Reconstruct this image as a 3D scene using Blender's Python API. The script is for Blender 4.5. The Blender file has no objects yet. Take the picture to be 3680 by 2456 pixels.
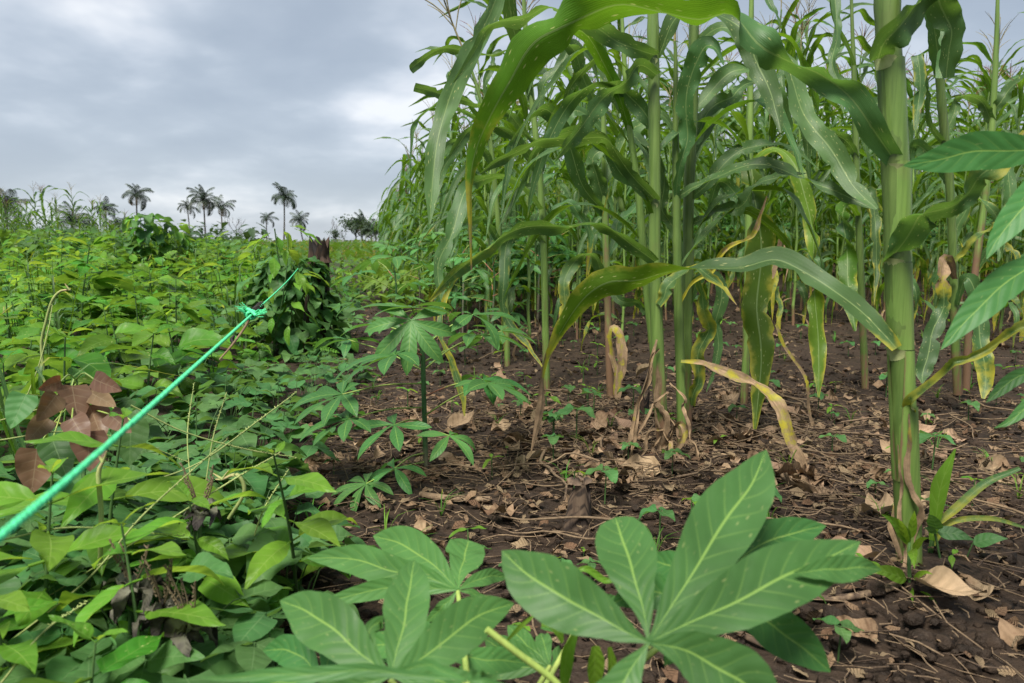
import bpy, math, random
import numpy as np
from mathutils import Vector, Matrix, noise

random.seed(7)
rng = np.random.default_rng(7)
SC = bpy.context.scene
COL = SC.collection
R = math.radians

# ------------------------------------------------------------------ camera
FPX, PW, PH, HOR, CAMZ = 2677.0, 3680.0, 2456.0, 880.0, 0.52
PITCH = math.atan((PH / 2 - HOR) / FPX)
CAM = Vector((0, 0, CAMZ))
cd = bpy.data.cameras.new('camera')
cd.sensor_width = 36.0
cd.lens = FPX / PW * 36.0
cd.clip_start = 0.02
cd.clip_end = 9000
cd.dof.use_dof = True
cd.dof.focus_distance = 1.7
cd.dof.aperture_fstop = 9.0
cam = bpy.data.objects.new('camera', cd)
cam.location = CAM
cam.rotation_euler = (math.pi / 2 - PITCH, 0, 0)
COL.objects.link(cam)
SC.camera = cam

# ------------------------------------------------------------------ light
SUN_EL, SUN_AZ = R(62), R(205)          # high, slightly behind and to the left
world = bpy.data.worlds.new('World')
SC.world = world
world.use_nodes = True
wt = world.node_tree
wt.nodes.clear()


def N(t, typ, **kw):
    n = t.nodes.new(typ)
    for k, v in kw.items():
        setattr(n, k, v)
    return n


def build_world():
    L = wt.links.new
    out = N(wt, 'ShaderNodeOutputWorld')
    bg = N(wt, 'ShaderNodeBackground')
    bg.inputs['Strength'].default_value = 0.1
    sky = N(wt, 'ShaderNodeTexSky', sky_type='NISHITA')
    sky.sun_disc = False
    sky.sun_elevation = SUN_EL
    sky.sun_rotation = SUN_AZ
    geo = N(wt, 'ShaderNodeNewGeometry')
    sep = N(wt, 'ShaderNodeSeparateXYZ')
    tc = N(wt, 'ShaderNodeTexCoord')
    L(tc.outputs['Generated'], sep.inputs[0])

    def M(op, a, b=None, c=None):
        m = N(wt, 'ShaderNodeMath', operation=op)
        for i, x in enumerate((a, b, c)):
            if x is None:
                continue
            if isinstance(x, (int, float)):
                m.inputs[i].default_value = x
            else:
                L(x, m.inputs[i])
        return m.outputs[0]
    zz = M('ADD', M('ABSOLUTE', sep.outputs[2]), 0.27)
    comb = N(wt, 'ShaderNodeCombineXYZ')
    L(M('DIVIDE', sep.outputs[0], zz), comb.inputs[0])
    L(M('DIVIDE', sep.outputs[1], zz), comb.inputs[1])

    def nz(scale, det, rough, off, dist=0.0):
        mp = N(wt, 'ShaderNodeMapping')
        mp.inputs['Location'].default_value = off
        L(comb.outputs[0], mp.inputs[0])
        n = N(wt, 'ShaderNodeTexNoise')
        n.inputs['Scale'].default_value = scale
        n.inputs['Detail'].default_value = det
        n.inputs['Roughness'].default_value = rough
        n.inputs['Distortion'].default_value = dist
        L(mp.outputs[0], n.inputs['Vector'])
        return n.outputs['Fac']
    a = nz(1.25, 5, 0.5, CLOUD_OFF, 0.15)
    b = nz(3.4, 4, 0.5, (7.7, 2.1, 0), 0.2)
    s = M('ADD', M('MULTIPLY', a, 0.72), M('MULTIPLY', b, 0.28))
    ramp = N(wt, 'ShaderNodeValToRGB')
    cr = ramp.color_ramp
    cr.interpolation = 'B_SPLINE'
    cr.elements[0].position = 0.38
    cr.elements[0].color = (0.36, 0.42, 0.505, 1)
    cr.elements[1].position = 0.64
    cr.elements[1].color = (0.95, 0.965, 0.985, 1)
    for p, c in ((0.48, (0.43, 0.493, 0.575)), (0.54, (0.55, 0.61, 0.69)), (0.588, (0.70, 0.744, 0.81))):
        e = cr.elements.new(p)
        e.color = (*c, 1)
    L(s, ramp.inputs[0])
    # air near the horizon is paler
    hz = N(wt, 'ShaderNodeMapRange')
    hz.inputs['From Min'].default_value = 0.0
    hz.inputs['From Max'].default_value = 0.22
    hz.inputs['To Min'].default_value = 0.3
    hz.inputs['To Max'].default_value = 0.0
    L(M('ABSOLUTE', sep.outputs[2]), hz.inputs[0])
    mh = N(wt, 'ShaderNodeMixRGB')
    mh.inputs[2].default_value = (0.67, 0.71, 0.78, 1)
    L(hz.outputs[0], mh.inputs[0])
    L(ramp.outputs[0], mh.inputs[1])
    mx = N(wt, 'ShaderNodeMixRGB')
    mx.inputs[0].default_value = 0.96
    L(sky.outputs[0], mx.inputs[1])
    sc5 = N(wt, 'ShaderNodeVectorMath', operation='SCALE')
    sc5.inputs['Scale'].default_value = CLOUD_GAIN
    L(mh.outputs[0], sc5.inputs[0])
    L(sc5.outputs[0], mx.inputs[2])
    L(mx.outputs[0], bg.inputs['Color'])
    L(bg.outputs[0], out.inputs[0])


CLOUD_OFF = (1.0, 7.0, 0.0)
CLOUD_GAIN = 1.80
build_world()
world.cycles.sampling_method = 'MANUAL'
world.cycles.sample_map_resolution = 512

sd = bpy.data.lights.new('sun', 'SUN')
sd.energy = 1.5
sd.angle = R(22)
sd.color = (1.0, 0.95, 0.86)
sun = bpy.data.objects.new('sun', sd)
# direction towards the sun
sdir = Vector((math.sin(SUN_AZ) * math.cos(SUN_EL), math.cos(SUN_AZ) * math.cos(SUN_EL), math.sin(SUN_EL)))
sun.rotation_euler = sdir.to_track_quat('Z', 'Y').to_euler()
sun.location = sdir * 50
COL.objects.link(sun)

vs = SC.view_settings
vs.view_transform = 'Standard'
vs.look = 'None'
vs.exposure = 2.48
vs.gamma = 1.0
vs.use_curve_mapping = False
SC.cycles.max_bounces = 6
SC.cycles.transmission_bounces = 4
SC.cycles.diffuse_bounces = 3
SC.cycles.glossy_bounces = 2
SC.cycles.transparent_max_bounces = 4
SC.cycles.caustics_reflective = False
SC.cycles.caustics_refractive = False

# ------------------------------------------------------------------ picking points in the place
FWD = Vector((0, math.cos(PITCH), -math.sin(PITCH)))
UPV = Vector((0, math.sin(PITCH), math.cos(PITCH)))
K = PW / 2349.0


def ray(px, py):
    return FWD + Vector((1, 0, 0)) * ((px - PW / 2) / FPX) + UPV * ((PH / 2 - py) / FPX)


def at(px, py, Y):
    d = ray(px, py)
    return CAM + d * (Y / d.y)


def A(x, y, Y):
    return at(x * K, y * K, Y)


def gz(x, y):
    """height of the soil"""
    r = math.hypot(x, y)
    f = 1.0 if r < 14 else max(0.0, 1 - (r - 14) / 20)
    h = 0.0
    if f > 0:
        h = (noise.noise((x * 0.7, y * 0.7, 0.3)) * 0.035 + noise.noise((x * 2.3, y * 2.3, 4.1)) * 0.014) * f
    h += 0.028 * math.exp(-((x - 0.37) ** 2 + (y - 1.72) ** 2) / 0.10) + 0.03 * math.exp(-((x - 0.61) ** 2 + (y - 1.10) ** 2) / 0.03)
    if y > 2.2 and r < 60:
        q = x / y
        sm = min(1.0, max(0.0, (q + 0.12) / 0.25))
        h += sm * sm * (3 - 2 * sm) * min(y - 2.2, 9) * 0.042
    if r > 40:
        h += (noise.noise((x * 0.006, y * 0.006, 9.0)) * 1.2) * min(1, (r - 40) / 120)
    return h


def G(x, y):
    """ground under a picture point (x, y in the 2349 wide view)"""
    d = ray(x * K, y * K)
    p = CAM + d * (-CAMZ / d.z)
    p.z = gz(p.x, p.y)
    return p


# ------------------------------------------------------------------ mesh building
class MB:
    def __init__(self):
        self.v, self.f, self.a = [], [], []
        self.n = 0

    def grid(self, P, A3, closed=False):
        """P (rows, cols, 3); A3 (rows, cols, 3) = across, along, age"""
        r, c = P.shape[:2]
        base = self.n
        self.v.append(P.reshape(-1, 3))
        self.a.append(A3.reshape(-1, 3))
        idx = np.arange(r * c).reshape(r, c) + base
        if closed:
            nx = np.roll(idx, -1, axis=1)
            q = np.stack([idx[:-1], nx[:-1], nx[1:], idx[1:]], -1).reshape(-1, 4)
        else:
            q = np.stack([idx[:-1, :-1], idx[:-1, 1:], idx[1:, 1:], idx[1:, :-1]], -1).reshape(-1, 4)
        self.f.append(q)
        self.n += r * c

    def mesh(self, name, mat, smooth=True):
        V = np.concatenate(self.v)
        Fq = np.concatenate(self.f)
        At = np.concatenate(self.a)
        me = bpy.data.meshes.new(name)
        nf = len(Fq)
        me.vertices.add(len(V))
        me.vertices.foreach_set('co', V.astype(np.float32).ravel())
        me.loops.add(nf * 4)
        me.loops.foreach_set('vertex_index', Fq.astype(np.int32).ravel())
        me.polygons.add(nf)
        me.polygons.foreach_set('loop_start', np.arange(0, nf * 4, 4, dtype=np.int32))
        me.polygons.foreach_set('loop_total', np.full(nf, 4, dtype=np.int32))
        me.polygons.foreach_set('use_smooth', np.full(nf, smooth, dtype=bool))
        me.update(calc_edges=True)
        at_ = me.attributes.new('lc', 'FLOAT_VECTOR', 'POINT')
        at_.data.foreach_set('vector', At.astype(np.float32).ravel())
        me.materials.append(mat)
        return me


def catmull(P, n):
    P = np.asarray(P, float)
    k = len(P)
    if k == 2:
        t = np.linspace(0, 1, n)[:, None]
        return P[0] * (1 - t) + P[1] * t
    Q = np.vstack([2 * P[0] - P[1], P, 2 * P[-1] - P[-2]])
    seg = np.linalg.norm(np.diff(P[:, :3], axis=0), axis=1)
    cum = np.concatenate([[0], np.cumsum(np.maximum(seg, 1e-6))])
    s = np.linspace(0, cum[-1], n)
    i = np.clip(np.searchsorted(cum, s, side='right') - 1, 0, k - 2)
    t = ((s - cum[i]) / (cum[i + 1] - cum[i]))[:, None]
    p0, p1, p2, p3 = Q[i], Q[i + 1], Q[i + 2], Q[i + 3]
    return 0.5 * ((2 * p1) + (-p0 + p2) * t + (2 * p0 - 5 * p1 + 4 * p2 - p3) * t ** 2 + (-p0 + 3 * p1 - 3 * p2 + p3) * t ** 3)


def unit(a):
    return a / np.maximum(np.linalg.norm(a, axis=-1, keepdims=True), 1e-9)


def tangents(C):
    return unit(np.gradient(C, axis=0))


def ribbon(mb, pts, w, roll=None, sref=None, fold=0.15, ruf=0.0, freq=14.0, n=24, cols=5, age=(0, 0), ph=None, age_edge=0.0, rag=0.0, wob=0.0):
    """blade along pts; w full width at each point; roll in degrees about the midrib.
    sref None: roll 0 turns the blade's face to the open (view) side, else the across direction at roll 0."""
    k = len(pts)
    w = np.broadcast_to(np.asarray(w, float), (k,))
    roll = np.zeros(k) if roll is None else np.broadcast_to(np.asarray(roll, float), (k,))
    D = np.column_stack([np.array([tuple(p) for p in pts]), w, roll])
    D = catmull(D, n)
    C, W, ro = D[:, :3], np.maximum(D[:, 3], 0.0006), np.radians(D[:, 4])
    if wob:
        v_ = np.linspace(0, 1, n)
        env = np.sin(np.pi * np.clip(v_ * 1.15, 0, 1))[:, None]
        C = C + env * wob * np.column_stack([np.sin(v_ * rng.uniform(8, 17) + rng.uniform(0, 6)), np.sin(v_ * rng.uniform(8, 17) + rng.uniform(0, 6)), np.sin(v_ * rng.uniform(8, 17) + rng.uniform(0, 6))])
        ro = ro + env[:, 0] * min(0.5, wob * 60) * np.sin(v_ * rng.uniform(9, 16) + rng.uniform(0, 6))
    T = tangents(C)
    if sref is None:
        V = unit(C - np.array(CAM))
        S = unit(np.cross(V, T))
    else:
        sr = np.asarray(sref, float)
        S = -unit(sr[None, :] - (T @ sr)[:, None] * T)
    Nn = unit(np.cross(S, T))
    c, s = np.cos(ro)[:, None], np.sin(ro)[:, None]
    S, Nn = S * c + Nn * s, Nn * c - S * s
    u = np.linspace(-1, 1, cols)
    v = np.linspace(0, 1, n)
    if ph is None:
        ph = rng.uniform(0, 6.28, 4)
    ext = np.ones((n, cols))
    if rag:
        for side in (-1, 1):
            e = 1 - rag * 0.4 * np.abs(np.interp(v, np.linspace(0, 1, 26), rng.normal(0, 1, 26)))
            for _ in range(int(rng.integers(1, 5))):
                c0, wd = rng.uniform(0.12, 0.95), rng.uniform(0.006, 0.025)
                e = e - rag * rng.uniform(0.6, 2.2) * np.exp(-((v - c0) / wd) ** 2)
            ext = ext * np.where((np.sign(u) == side)[None, :], np.clip(e, 0.25, 1)[:, None], 1)
    P = C[:, None, :] + S[:, None, :] * ((u[None, :] * ext)[..., None] * W[:, None, None] / 2)
    lift = fold * np.abs(u)[None, :] * (W / 2)[:, None]
    if ruf:
        wave = np.sin(freq * v[:, None] + np.where(u > 0, ph[0], ph[1])[None, :]) + 0.6 * np.sin(freq * 2.3 * v[:, None] + np.where(u > 0, ph[2], ph[3])[None, :])
        lift = lift + ruf * W[:, None] * (u ** 2)[None, :] * wave
    P = P + Nn[:, None, :] * lift[..., None]
    At = np.zeros((n, cols, 3))
    At[..., 0] = u[None, :]
    At[..., 1] = v[:, None]
    ag = age[0] + (age[1] - age[0]) * v ** 2.4 if len(age) == 2 else np.interp(v, np.linspace(0, 1, len(age)), age)
    At[..., 2] = np.clip(ag[:, None] + age_edge * (u ** 2)[None, :], 0, 1)
    mb.grid(P, At)


def tube(mb, pts, rad, sides=8, n=None, age=(0, 0), smooth_path=True, squash=1.0):
    k = len(pts)
    rad = np.broadcast_to(np.asarray(rad, float), (k,))
    ag = np.interp(np.linspace(0, 1, k), np.linspace(0, 1, len(age)), np.asarray(age, float))
    D = np.column_stack([np.array([tuple(p) for p in pts]), rad, ag])
    if n is None:
        n = k
    if smooth_path and n > k:
        D = catmull(D, n)
    n = len(D)
    C, r, ag = D[:, :3], np.maximum(D[:, 3], 1e-4), D[:, 4]
    T = tangents(C)
    ref = np.array([0.0, 0, 1]) if abs(T[0][2]) < 0.8 else np.array([1.0, 0, 0])
    S = unit(np.cross(T, ref))
    B = np.cross(T, S)
    th = np.linspace(0, 2 * math.pi, sides, endpoint=False)
    P = C[:, None, :] + r[:, None, None] * (np.cos(th)[None, :, None] * S[:, None, :] + squash * np.sin(th)[None, :, None] * B[:, None, :])
    At = np.zeros((n, sides, 3))
    At[..., 0] = (np.abs(th / math.pi - 1))[None, :]
    At[..., 1] = np.linspace(0, 1, n)[:, None]
    At[..., 2] = ag[:, None]
    mb.grid(P, At, closed=True)
    # cap
    for e in (0, -1):
        c = np.repeat(C[e][None, :], sides, 0)
        mb.grid(np.stack([P[e], c]) if e == -1 else np.stack([c, P[e]]), np.stack([At[e], At[e]]), closed=True)


# ------------------------------------------------------------------ objects
def link(name, me, parent=None, M=None):
    o = bpy.data.objects.new(name, me)
    COL.objects.link(o)
    if parent is not None:
        o.parent = parent
    if M is not None:
        o.matrix_local = M if parent is not None else M
    return o


def tag(o, label=None, cat=None, group=None, kind=None):
    if label:
        o['label'] = label
    if cat:
        o['category'] = cat
    if group:
        o['group'] = group
    if kind:
        o['kind'] = kind
    return o


def thing(name, label, cat, group=None, loc=(0, 0, 0), M=None):
    o = bpy.data.objects.new(name, None)
    o.empty_display_size = 0.05
    COL.objects.link(o)
    if M is not None:
        o.matrix_world = M
    else:
        o.location = loc
    return tag(o, label, cat, group)


def part(name, mb, mat, root, smooth=True):
    """world-space mesh as a part of root (whose transform is a pure translation)"""
    loc = np.array(root.location)
    p = root.parent
    while p is not None:
        loc = loc + np.array(p.location)
        p = p.parent
    mb.v = [v - loc for v in mb.v]
    me = mb.mesh(name, mat, smooth)
    return link(name, me, root)


def place(proto, name, label, cat, group, M):
    root = thing(name, label, cat, group, M=M)
    last = {}
    for nm, me, ML in proto:
        o = bpy.data.objects.new(nm, me)
        COL.objects.link(o)
        host = {'silk': 'ear', 'petiole': 'leaf'}.get(nm)
        if host in last:            # a sub-part of the part built just before it
            h, HM = last[host]
            o.parent = h
            o.matrix_local = HM.inverted() @ ML
        else:
            o.parent = root
            o.matrix_local = ML
        last[nm] = (o, ML)
    return root


def TRS(loc, rz=0.0, sc=1.0, tilt=0.0, taz=0.0):
    return Matrix.Translation(loc) @ Matrix.Rotation(taz, 4, 'Z') @ Matrix.Rotation(tilt, 4, 'X') @ Matrix.Rotation(rz - taz, 4, 'Z') @ Matrix.Scale(sc, 4)


# ------------------------------------------------------------------ materials
def new_mat(name):
    m = bpy.data.materials.new(name)
    m.use_nodes = True
    m.node_tree.nodes.clear()
    return m


class NT:
    def __init__(self, m):
        self.t = m.node_tree

    def n(self, typ, **kw):
        return N(self.t, typ, **kw)

    def l(self, a, b):
        self.t.links.new(a, b)

    def val(self, sock, x):
        if isinstance(x, (int, float)):
            sock.default_value = x
        elif isinstance(x, tuple):
            sock.default_value = (*x, 1) if len(x) == 3 and sock.type == 'RGBA' else x
        else:
            self.l(x, sock)

    def m(self, op, a, b=None, c=None, clamp=False):
        m = self.n('ShaderNodeMath', operation=op)
        m.use_clamp = clamp
        for i, x in enumerate((a, b, c)):
            if x is not None:
                self.val(m.inputs[i], x)
        return m.outputs[0]

    def mix(self, f, a, b, mode='MIX'):
        m = self.n('ShaderNodeMixRGB', blend_type=mode)
        self.val(m.inputs[0], f)
        self.val(m.inputs[1], a)
        self.val(m.inputs[2], b)
        return m.outputs[0]

    def rng(self, x, a, b, c=0.0, d=1.0, smooth=False):
        m = self.n('ShaderNodeMapRange')
        if smooth:
            m.interpolation_type = 'SMOOTHSTEP'
        self.val(m.inputs['Value'], x)
        for k, v in zip(('From Min', 'From Max', 'To Min', 'To Max'), (a, b, c, d)):
            m.inputs[k].default_value = v
        return m.outputs[0]

    def noise(self, scale, det=3, rough=0.55, vec=None, off=None):
        n = self.n('ShaderNodeTexNoise')
        n.inputs['Scale'].default_value = scale
        n.inputs['Detail'].default_value = det
        n.inputs['Roughness'].default_value = rough
        if vec is not None:
            self.l(vec, n.inputs['Vector'])
        return n.outputs['Fac']


def leaf_mat(name, top, under, vein, trans_col, yellow=(0.42, 0.36, 0.035), dry=(0.25, 0.17, 0.098), style='pinnate', trans=0.4,
             rough=0.42, spec=0.5, spots=0.0, nveins=9.0, var=0.25, vein_amt=0.8, midw=0.07, hue=0.03, bump=0.25, side=1.0, spu=7.0, spv=42.0):
    m = new_mat(name)
    k = NT(m)
    at_ = k.n('ShaderNodeAttribute', attribute_name='lc')
    sp = k.n('ShaderNodeSeparateXYZ')
    k.l(at_.outputs['Vector'], sp.inputs[0])
    u, v, age = sp.outputs
    au = k.m('ABSOLUTE', u)
    oi = k.n('ShaderNodeObjectInfo')
    rnd = oi.outputs['Random']
    tc = k.n('ShaderNodeTexCoord')
    geo = k.n('ShaderNodeNewGeometry')
    off = k.n('ShaderNodeVectorMath', operation='ADD')
    k.l(tc.outputs['Object'], off.inputs[0])
    cmb = k.n('ShaderNodeCombineXYZ')
    k.l(k.m('MULTIPLY', rnd, 37.0), cmb.inputs[0])
    k.l(k.m('MULTIPLY', rnd, 91.0), cmb.inputs[1])
    k.l(cmb.outputs[0], off.inputs[1])
    ov = off.outputs[0]
    big = k.noise(14, 3, 0.6, ov)
    col = k.mix(geo.outputs['Backfacing'], top, under)
    # patchiness and leaf-to-leaf difference
    col = k.mix(1.0, col, k.rng(big, 0.3, 0.7, 1 - var, 1 + var), 'MULTIPLY')
    hsv = k.n('ShaderNodeHueSaturation')
    hs = k.m('FRACT', k.m('MULTIPLY', rnd, 7.31))
    vsn = k.m('FRACT', k.m('MULTIPLY', rnd, 13.7))
    k.l(k.rng(hs, 0, 1, 0.5 - hue, 0.5 + hue), hsv.inputs['Hue'])
    k.l(k.rng(vsn, 0, 1, 1 - var * 1.1, 1 + var * 1.3), hsv.inputs['Value'])
    k.l(col, hsv.inputs['Color'])
    col = hsv.outputs[0]
    # veins
    mid = k.rng(au, midw * 0.45, midw, 1, 0, True)
    if style == 'pinnate':
        s = k.m('SUBTRACT', v, k.m('MULTIPLY', au, 0.16))
        wv = k.m('SINE', k.m('MULTIPLY', s, nveins * 6.283))
        ln = k.rng(wv, 0.86, 1.0, 0, 1, True)
        ln = k.m('MULTIPLY', ln, k.rng(au, 0.2, 0.95, 0.6 * side, 0.12 * side))
        vm = k.m('MAXIMUM', mid, ln)
        bmp = k.m('ADD', k.m('MULTIPLY', wv, -0.4), k.m('MULTIPLY', mid, -1.2))
    else:
        fine = k.m('SINE', k.m('MULTIPLY', u, 70.0))
        crs = k.m('SINE', k.m('MULTIPLY', u, 23.0))
        ln = k.m('MULTIPLY', k.rng(fine, 0.5, 1, 0, 1), 0.08)
        vm = k.m('MAXIMUM', mid, ln)
        bmp = k.m('ADD', k.m('MULTIPLY', k.m('ADD', fine, crs), 0.35), k.m('MULTIPLY', mid, -1.0))
    col = k.mix(k.m('MULTIPLY', vm, vein_amt), col, vein)
    # feeding marks / pale flecks stretched along the blade
    if spots > 0:
        c2 = k.n('ShaderNodeCombineXYZ')
        k.l(k.m('MULTIPLY', u, spu), c2.inputs[0])
        k.l(k.m('MULTIPLY', v, spv), c2.inputs[1])
        k.l(k.m('MULTIPLY', rnd, 50.0), c2.inputs[2])
        vo = k.n('ShaderNodeTexVoronoi')
        vo.inputs['Scale'].default_value = 1.0
        k.l(c2.outputs[0], vo.inputs['Vector'])
        gate = k.noise(0.5, 2, 0.5, c2.outputs[0])
        sm = k.m('MULTIPLY', k.rng(vo.outputs['Distance'], 0.10, 0.24, 1, 0, True), k.rng(gate, 0.46, 0.6, 0, 1))
        col = k.mix(k.m('MULTIPLY', sm, spots), col, (0.55, 0.55, 0.22))
    # ageing: green -> yellow -> dry
    fin = k.noise(45, 3, 0.65, ov)
    ea = k.m('ADD', age, k.m('MULTIPLY', k.m('SUBTRACT', k.m('ADD', k.m('MULTIPLY', big, 0.6), k.m('MULTIPLY', fin, 0.4)), 0.5), k.m('MULTIPLY', k.rng(age, 0, 0.3, 0, 1.0), 1.3)))
    fy = k.rng(ea, 0.28, 0.55, 0, 1, True)
    fd = k.rng(ea, 0.58, 0.78, 0, 1, True)
    drc = k.mix(k.rng(fin, 0.35, 0.65, 0, 1), tuple(c * 0.55 for c in dry), tuple(min(0.9, c * 1.35) for c in dry))
    if style != 'pinnate':
        c3 = k.n('ShaderNodeCombineXYZ')
        k.l(k.m('MULTIPLY', u, 4.0), c3.inputs[0])
        k.l(k.m('MULTIPLY', v, 3.0), c3.inputs[1])
        k.l(k.m('MULTIPLY', rnd, 20.0), c3.inputs[2])
        drc = k.mix(k.rng(k.noise(1.6, 4, 0.6, c3.outputs[0]), 0.4, 0.65, 0, 0.7), drc, tuple(c * 0.45 for c in dry))
    ycol = k.mix(k.rng(fin, 0.4, 0.62), yellow, tuple((a + b) * 0.6 for a, b in zip(top, yellow)))
    col = k.mix(fy, col, ycol)
    col = k.mix(fd, col, drc)
    bs = k.n('ShaderNodeBsdfPrincipled')
    k.l(col, bs.inputs['Base Color'])
    k.val(bs.inputs['Roughness'], k.rng(fd, 0, 1, rough, 0.8))
    bs.inputs['Specular IOR Level'].default_value = spec * 0.5
    bu = k.n('ShaderNodeBump')
    bu.inputs['Strength'].default_value = bump
    bu.inputs['Distance'].default_value = 0.003
    k.l(k.m('ADD', bmp, k.m('MULTIPLY', fin, 1.2)), bu.inputs['Height'])
    k.l(bu.outputs[0], bs.inputs['Normal'])
    tr = k.n('ShaderNodeBsdfTranslucent')
    tcol = k.mix(0.75, col, k.mix(1.0, k.mix(0.5, col, trans_col), (1.15, 1.15, 1.0), 'MULTIPLY'))
    tcol = k.mix(fd, tcol, drc)
    k.l(tcol, tr.inputs['Color'])
    k.l(bu.outputs[0], tr.inputs['Normal'])
    ms = k.n('ShaderNodeMixShader')
    k.val(ms.inputs[0], k.rng(fd, 0, 1, trans, trans * 0.35))
    k.l(bs.outputs[0], ms.inputs[1])
    k.l(tr.outputs[0], ms.inputs[2])
    out = k.n('ShaderNodeOutputMaterial')
    k.l(ms.outputs[0], out.inputs[0])
    return m


def bark_mat(name, c1, c2, c3, scale=(30, 30, 6), rough=0.75, spec=0.3, rings=None, bump=0.4, use_age=True):
    """stems, trunks, twigs: lengthwise streaks, c3 = what age turns it into"""
    m = new_mat(name)
    k = NT(m)
    at_ = k.n('ShaderNodeAttribute', attribute_name='lc')
    sp = k.n('ShaderNodeSeparateXYZ')
    k.l(at_.outputs['Vector'], sp.inputs[0])
    u, v, age = sp.outputs
    tc = k.n('ShaderNodeTexCoord')
    oi = k.n('ShaderNodeObjectInfo')
    mp = k.n('ShaderNodeMapping')
    mp.inputs['Scale'].default_value = scale
    k.l(tc.outputs['Object'], mp.inputs[0])
    n1 = k.noise(1.0, 5, 0.6, mp.outputs[0])
    n2 = k.noise(9, 4, 0.6, tc.outputs['Object'])
    mp2 = k.n('ShaderNodeMapping')
    mp2.inputs['Scale'].default_value = tuple(x * (3.2 if i < 2 else 0.8) for i, x in enumerate(scale))
    k.l(tc.outputs['Object'], mp2.inputs[0])
    n3 = k.noise(1.0, 3, 0.5, mp2.outputs[0])
    col = k.mix(k.rng(n1, 0.3, 0.7), c1, c2)
    col = k.mix(k.rng(n3, 0.5, 0.72, 0, 0.45), col, tuple(x * 0.55 for x in c2))
    col = k.mix(k.rng(n2, 0.56, 0.72, 0, 0.4), col, tuple((a + b) * 0.5 for a, b in zip(c2, c3)))
    col = k.mix(1.0, col, k.rng(oi.outputs['Random'], 0, 1, 0.75, 1.25), 'MULTIPLY')
    if use_age:
        ea = k.m('ADD', age, k.m('MULTIPLY', k.m('SUBTRACT', k.m('ADD', k.m('MULTIPLY', n2, 0.6), k.m('MULTIPLY', n1, 0.4)), 0.5), k.rng(age, 0, 0.25, 0, 1.6)))
        col = k.mix(k.rng(ea, 0.35, 0.6, 0, 1, True), col, c3)
    bs = k.n('ShaderNodeBsdfPrincipled')
    k.l(col, bs.inputs['Base Color'])
    bs.inputs['Roughness'].default_value = rough
    bs.inputs['Specular IOR Level'].default_value = spec
    bu = k.n('ShaderNodeBump')
    bu.inputs['Strength'].default_value = bump
    bu.inputs['Distance'].default_value = 0.004
    k.l(n1, bu.inputs['Height'])
    k.l(bu.outputs[0], bs.inputs['Normal'])
    out = k.n('ShaderNodeOutputMaterial')
    k.l(bs.outputs[0], out.inputs[0])
    return m


def soil_mat():
    m = new_mat('soil')
    k = NT(m)
    tc = k.n('ShaderNodeTexCoord')
    o = tc.outputs['Object']
    n1 = k.noise(1.6, 4, 0.6, o)
    n2 = k.noise(22, 5, 0.65, o)
    n3 = k.noise(140, 4, 0.7, o)
    n4 = k.noise(0.02, 3, 0.5, o)
    col = k.mix(k.rng(n2, 0.3, 0.7), (0.0110, 0.0071, 0.0045), (0.041, 0.0262, 0.0162))
    col = k.mix(k.rng(n1, 0.45, 0.7, 0, 0.6), col, (0.048, 0.032, 0.023))
    col = k.mix(k.rng(n3, 0.55, 0.75, 0, 0.6), col, (0.070, 0.051, 0.037))
    vo = k.n('ShaderNodeTexVoronoi')
    vo.inputs['Scale'].default_value = 60
    k.l(o, vo.inputs['Vector'])
    crumb = vo.outputs['Distance']
    col = k.mix(k.rng(crumb, 0.0, 0.35, 0.55, 0), col, (0.012, 0.008, 0.006))
    # far fields are under low growth
    ps = k.n('ShaderNodeSeparateXYZ')
    k.l(o, ps.inputs[0])
    far = k.rng(ps.outputs[1], 14, 26, 0, 1, True)
    fcol = k.mix(k.rng(n4, 0.4, 0.6), (0.045, 0.075, 0.02), (0.13, 0.11, 0.045))
    fcol = k.mix(k.rng(n1, 0.35, 0.65, 0, 0.6), fcol, (0.03, 0.055, 0.016))
    col = k.mix(far, col, fcol)
    bs = k.n('ShaderNodeBsdfPrincipled')
    k.l(col, bs.inputs['Base Color'])
    k.val(bs.inputs['Roughness'], k.rng(n2, 0.3, 0.7, 0.55, 0.9))
    bs.inputs['Specular IOR Level'].default_value = 0.2
    bu = k.n('ShaderNodeBump')
    bu.inputs['Strength'].default_value = 0.9
    bu.inputs['Distance'].default_value = 0.012
    hgt = k.m('ADD', k.m('ADD', k.m('MULTIPLY', n2, 1.0), k.m('MULTIPLY', n3, 0.5)), k.m('MULTIPLY', k.rng(crumb, 0, 0.5), 0.45))
    k.l(hgt, bu.inputs['Height'])
    k.l(bu.outputs[0], bs.inputs['Normal'])
    out = k.n('ShaderNodeOutputMaterial')
    k.l(bs.outputs[0], out.inputs[0])
    return m


def plain_mat(name, col, rough=0.7, spec=0.3, var=0.3, scale=60, col2=None):
    m = new_mat(name)
    k = NT(m)
    tc = k.n('ShaderNodeTexCoord')
    oi = k.n('ShaderNodeObjectInfo')
    n1 = k.noise(scale, 4, 0.6, tc.outputs['Object'])
    c = k.mix(k.rng(n1, 0.35, 0.65), col, col2 or tuple(x * (1 - var) for x in col))
    c = k.mix(1.0, c, k.rng(oi.outputs['Random'], 0, 1, 0.7, 1.3), 'MULTIPLY')
    bs = k.n('ShaderNodeBsdfPrincipled')
    k.l(c, bs.inputs['Base Color'])
    bs.inputs['Roughness'].default_value = rough
    bs.inputs['Specular IOR Level'].default_value = spec
    bu = k.n('ShaderNodeBump')
    bu.inputs['Strength'].default_value = 0.4
    bu.inputs['Distance'].default_value = 0.002
    k.l(n1, bu.inputs['Height'])
    k.l(bu.outputs[0], bs.inputs['Normal'])
    out = k.n('ShaderNodeOutputMaterial')
    k.l(bs.outputs[0], out.inputs[0])
    return m


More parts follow.
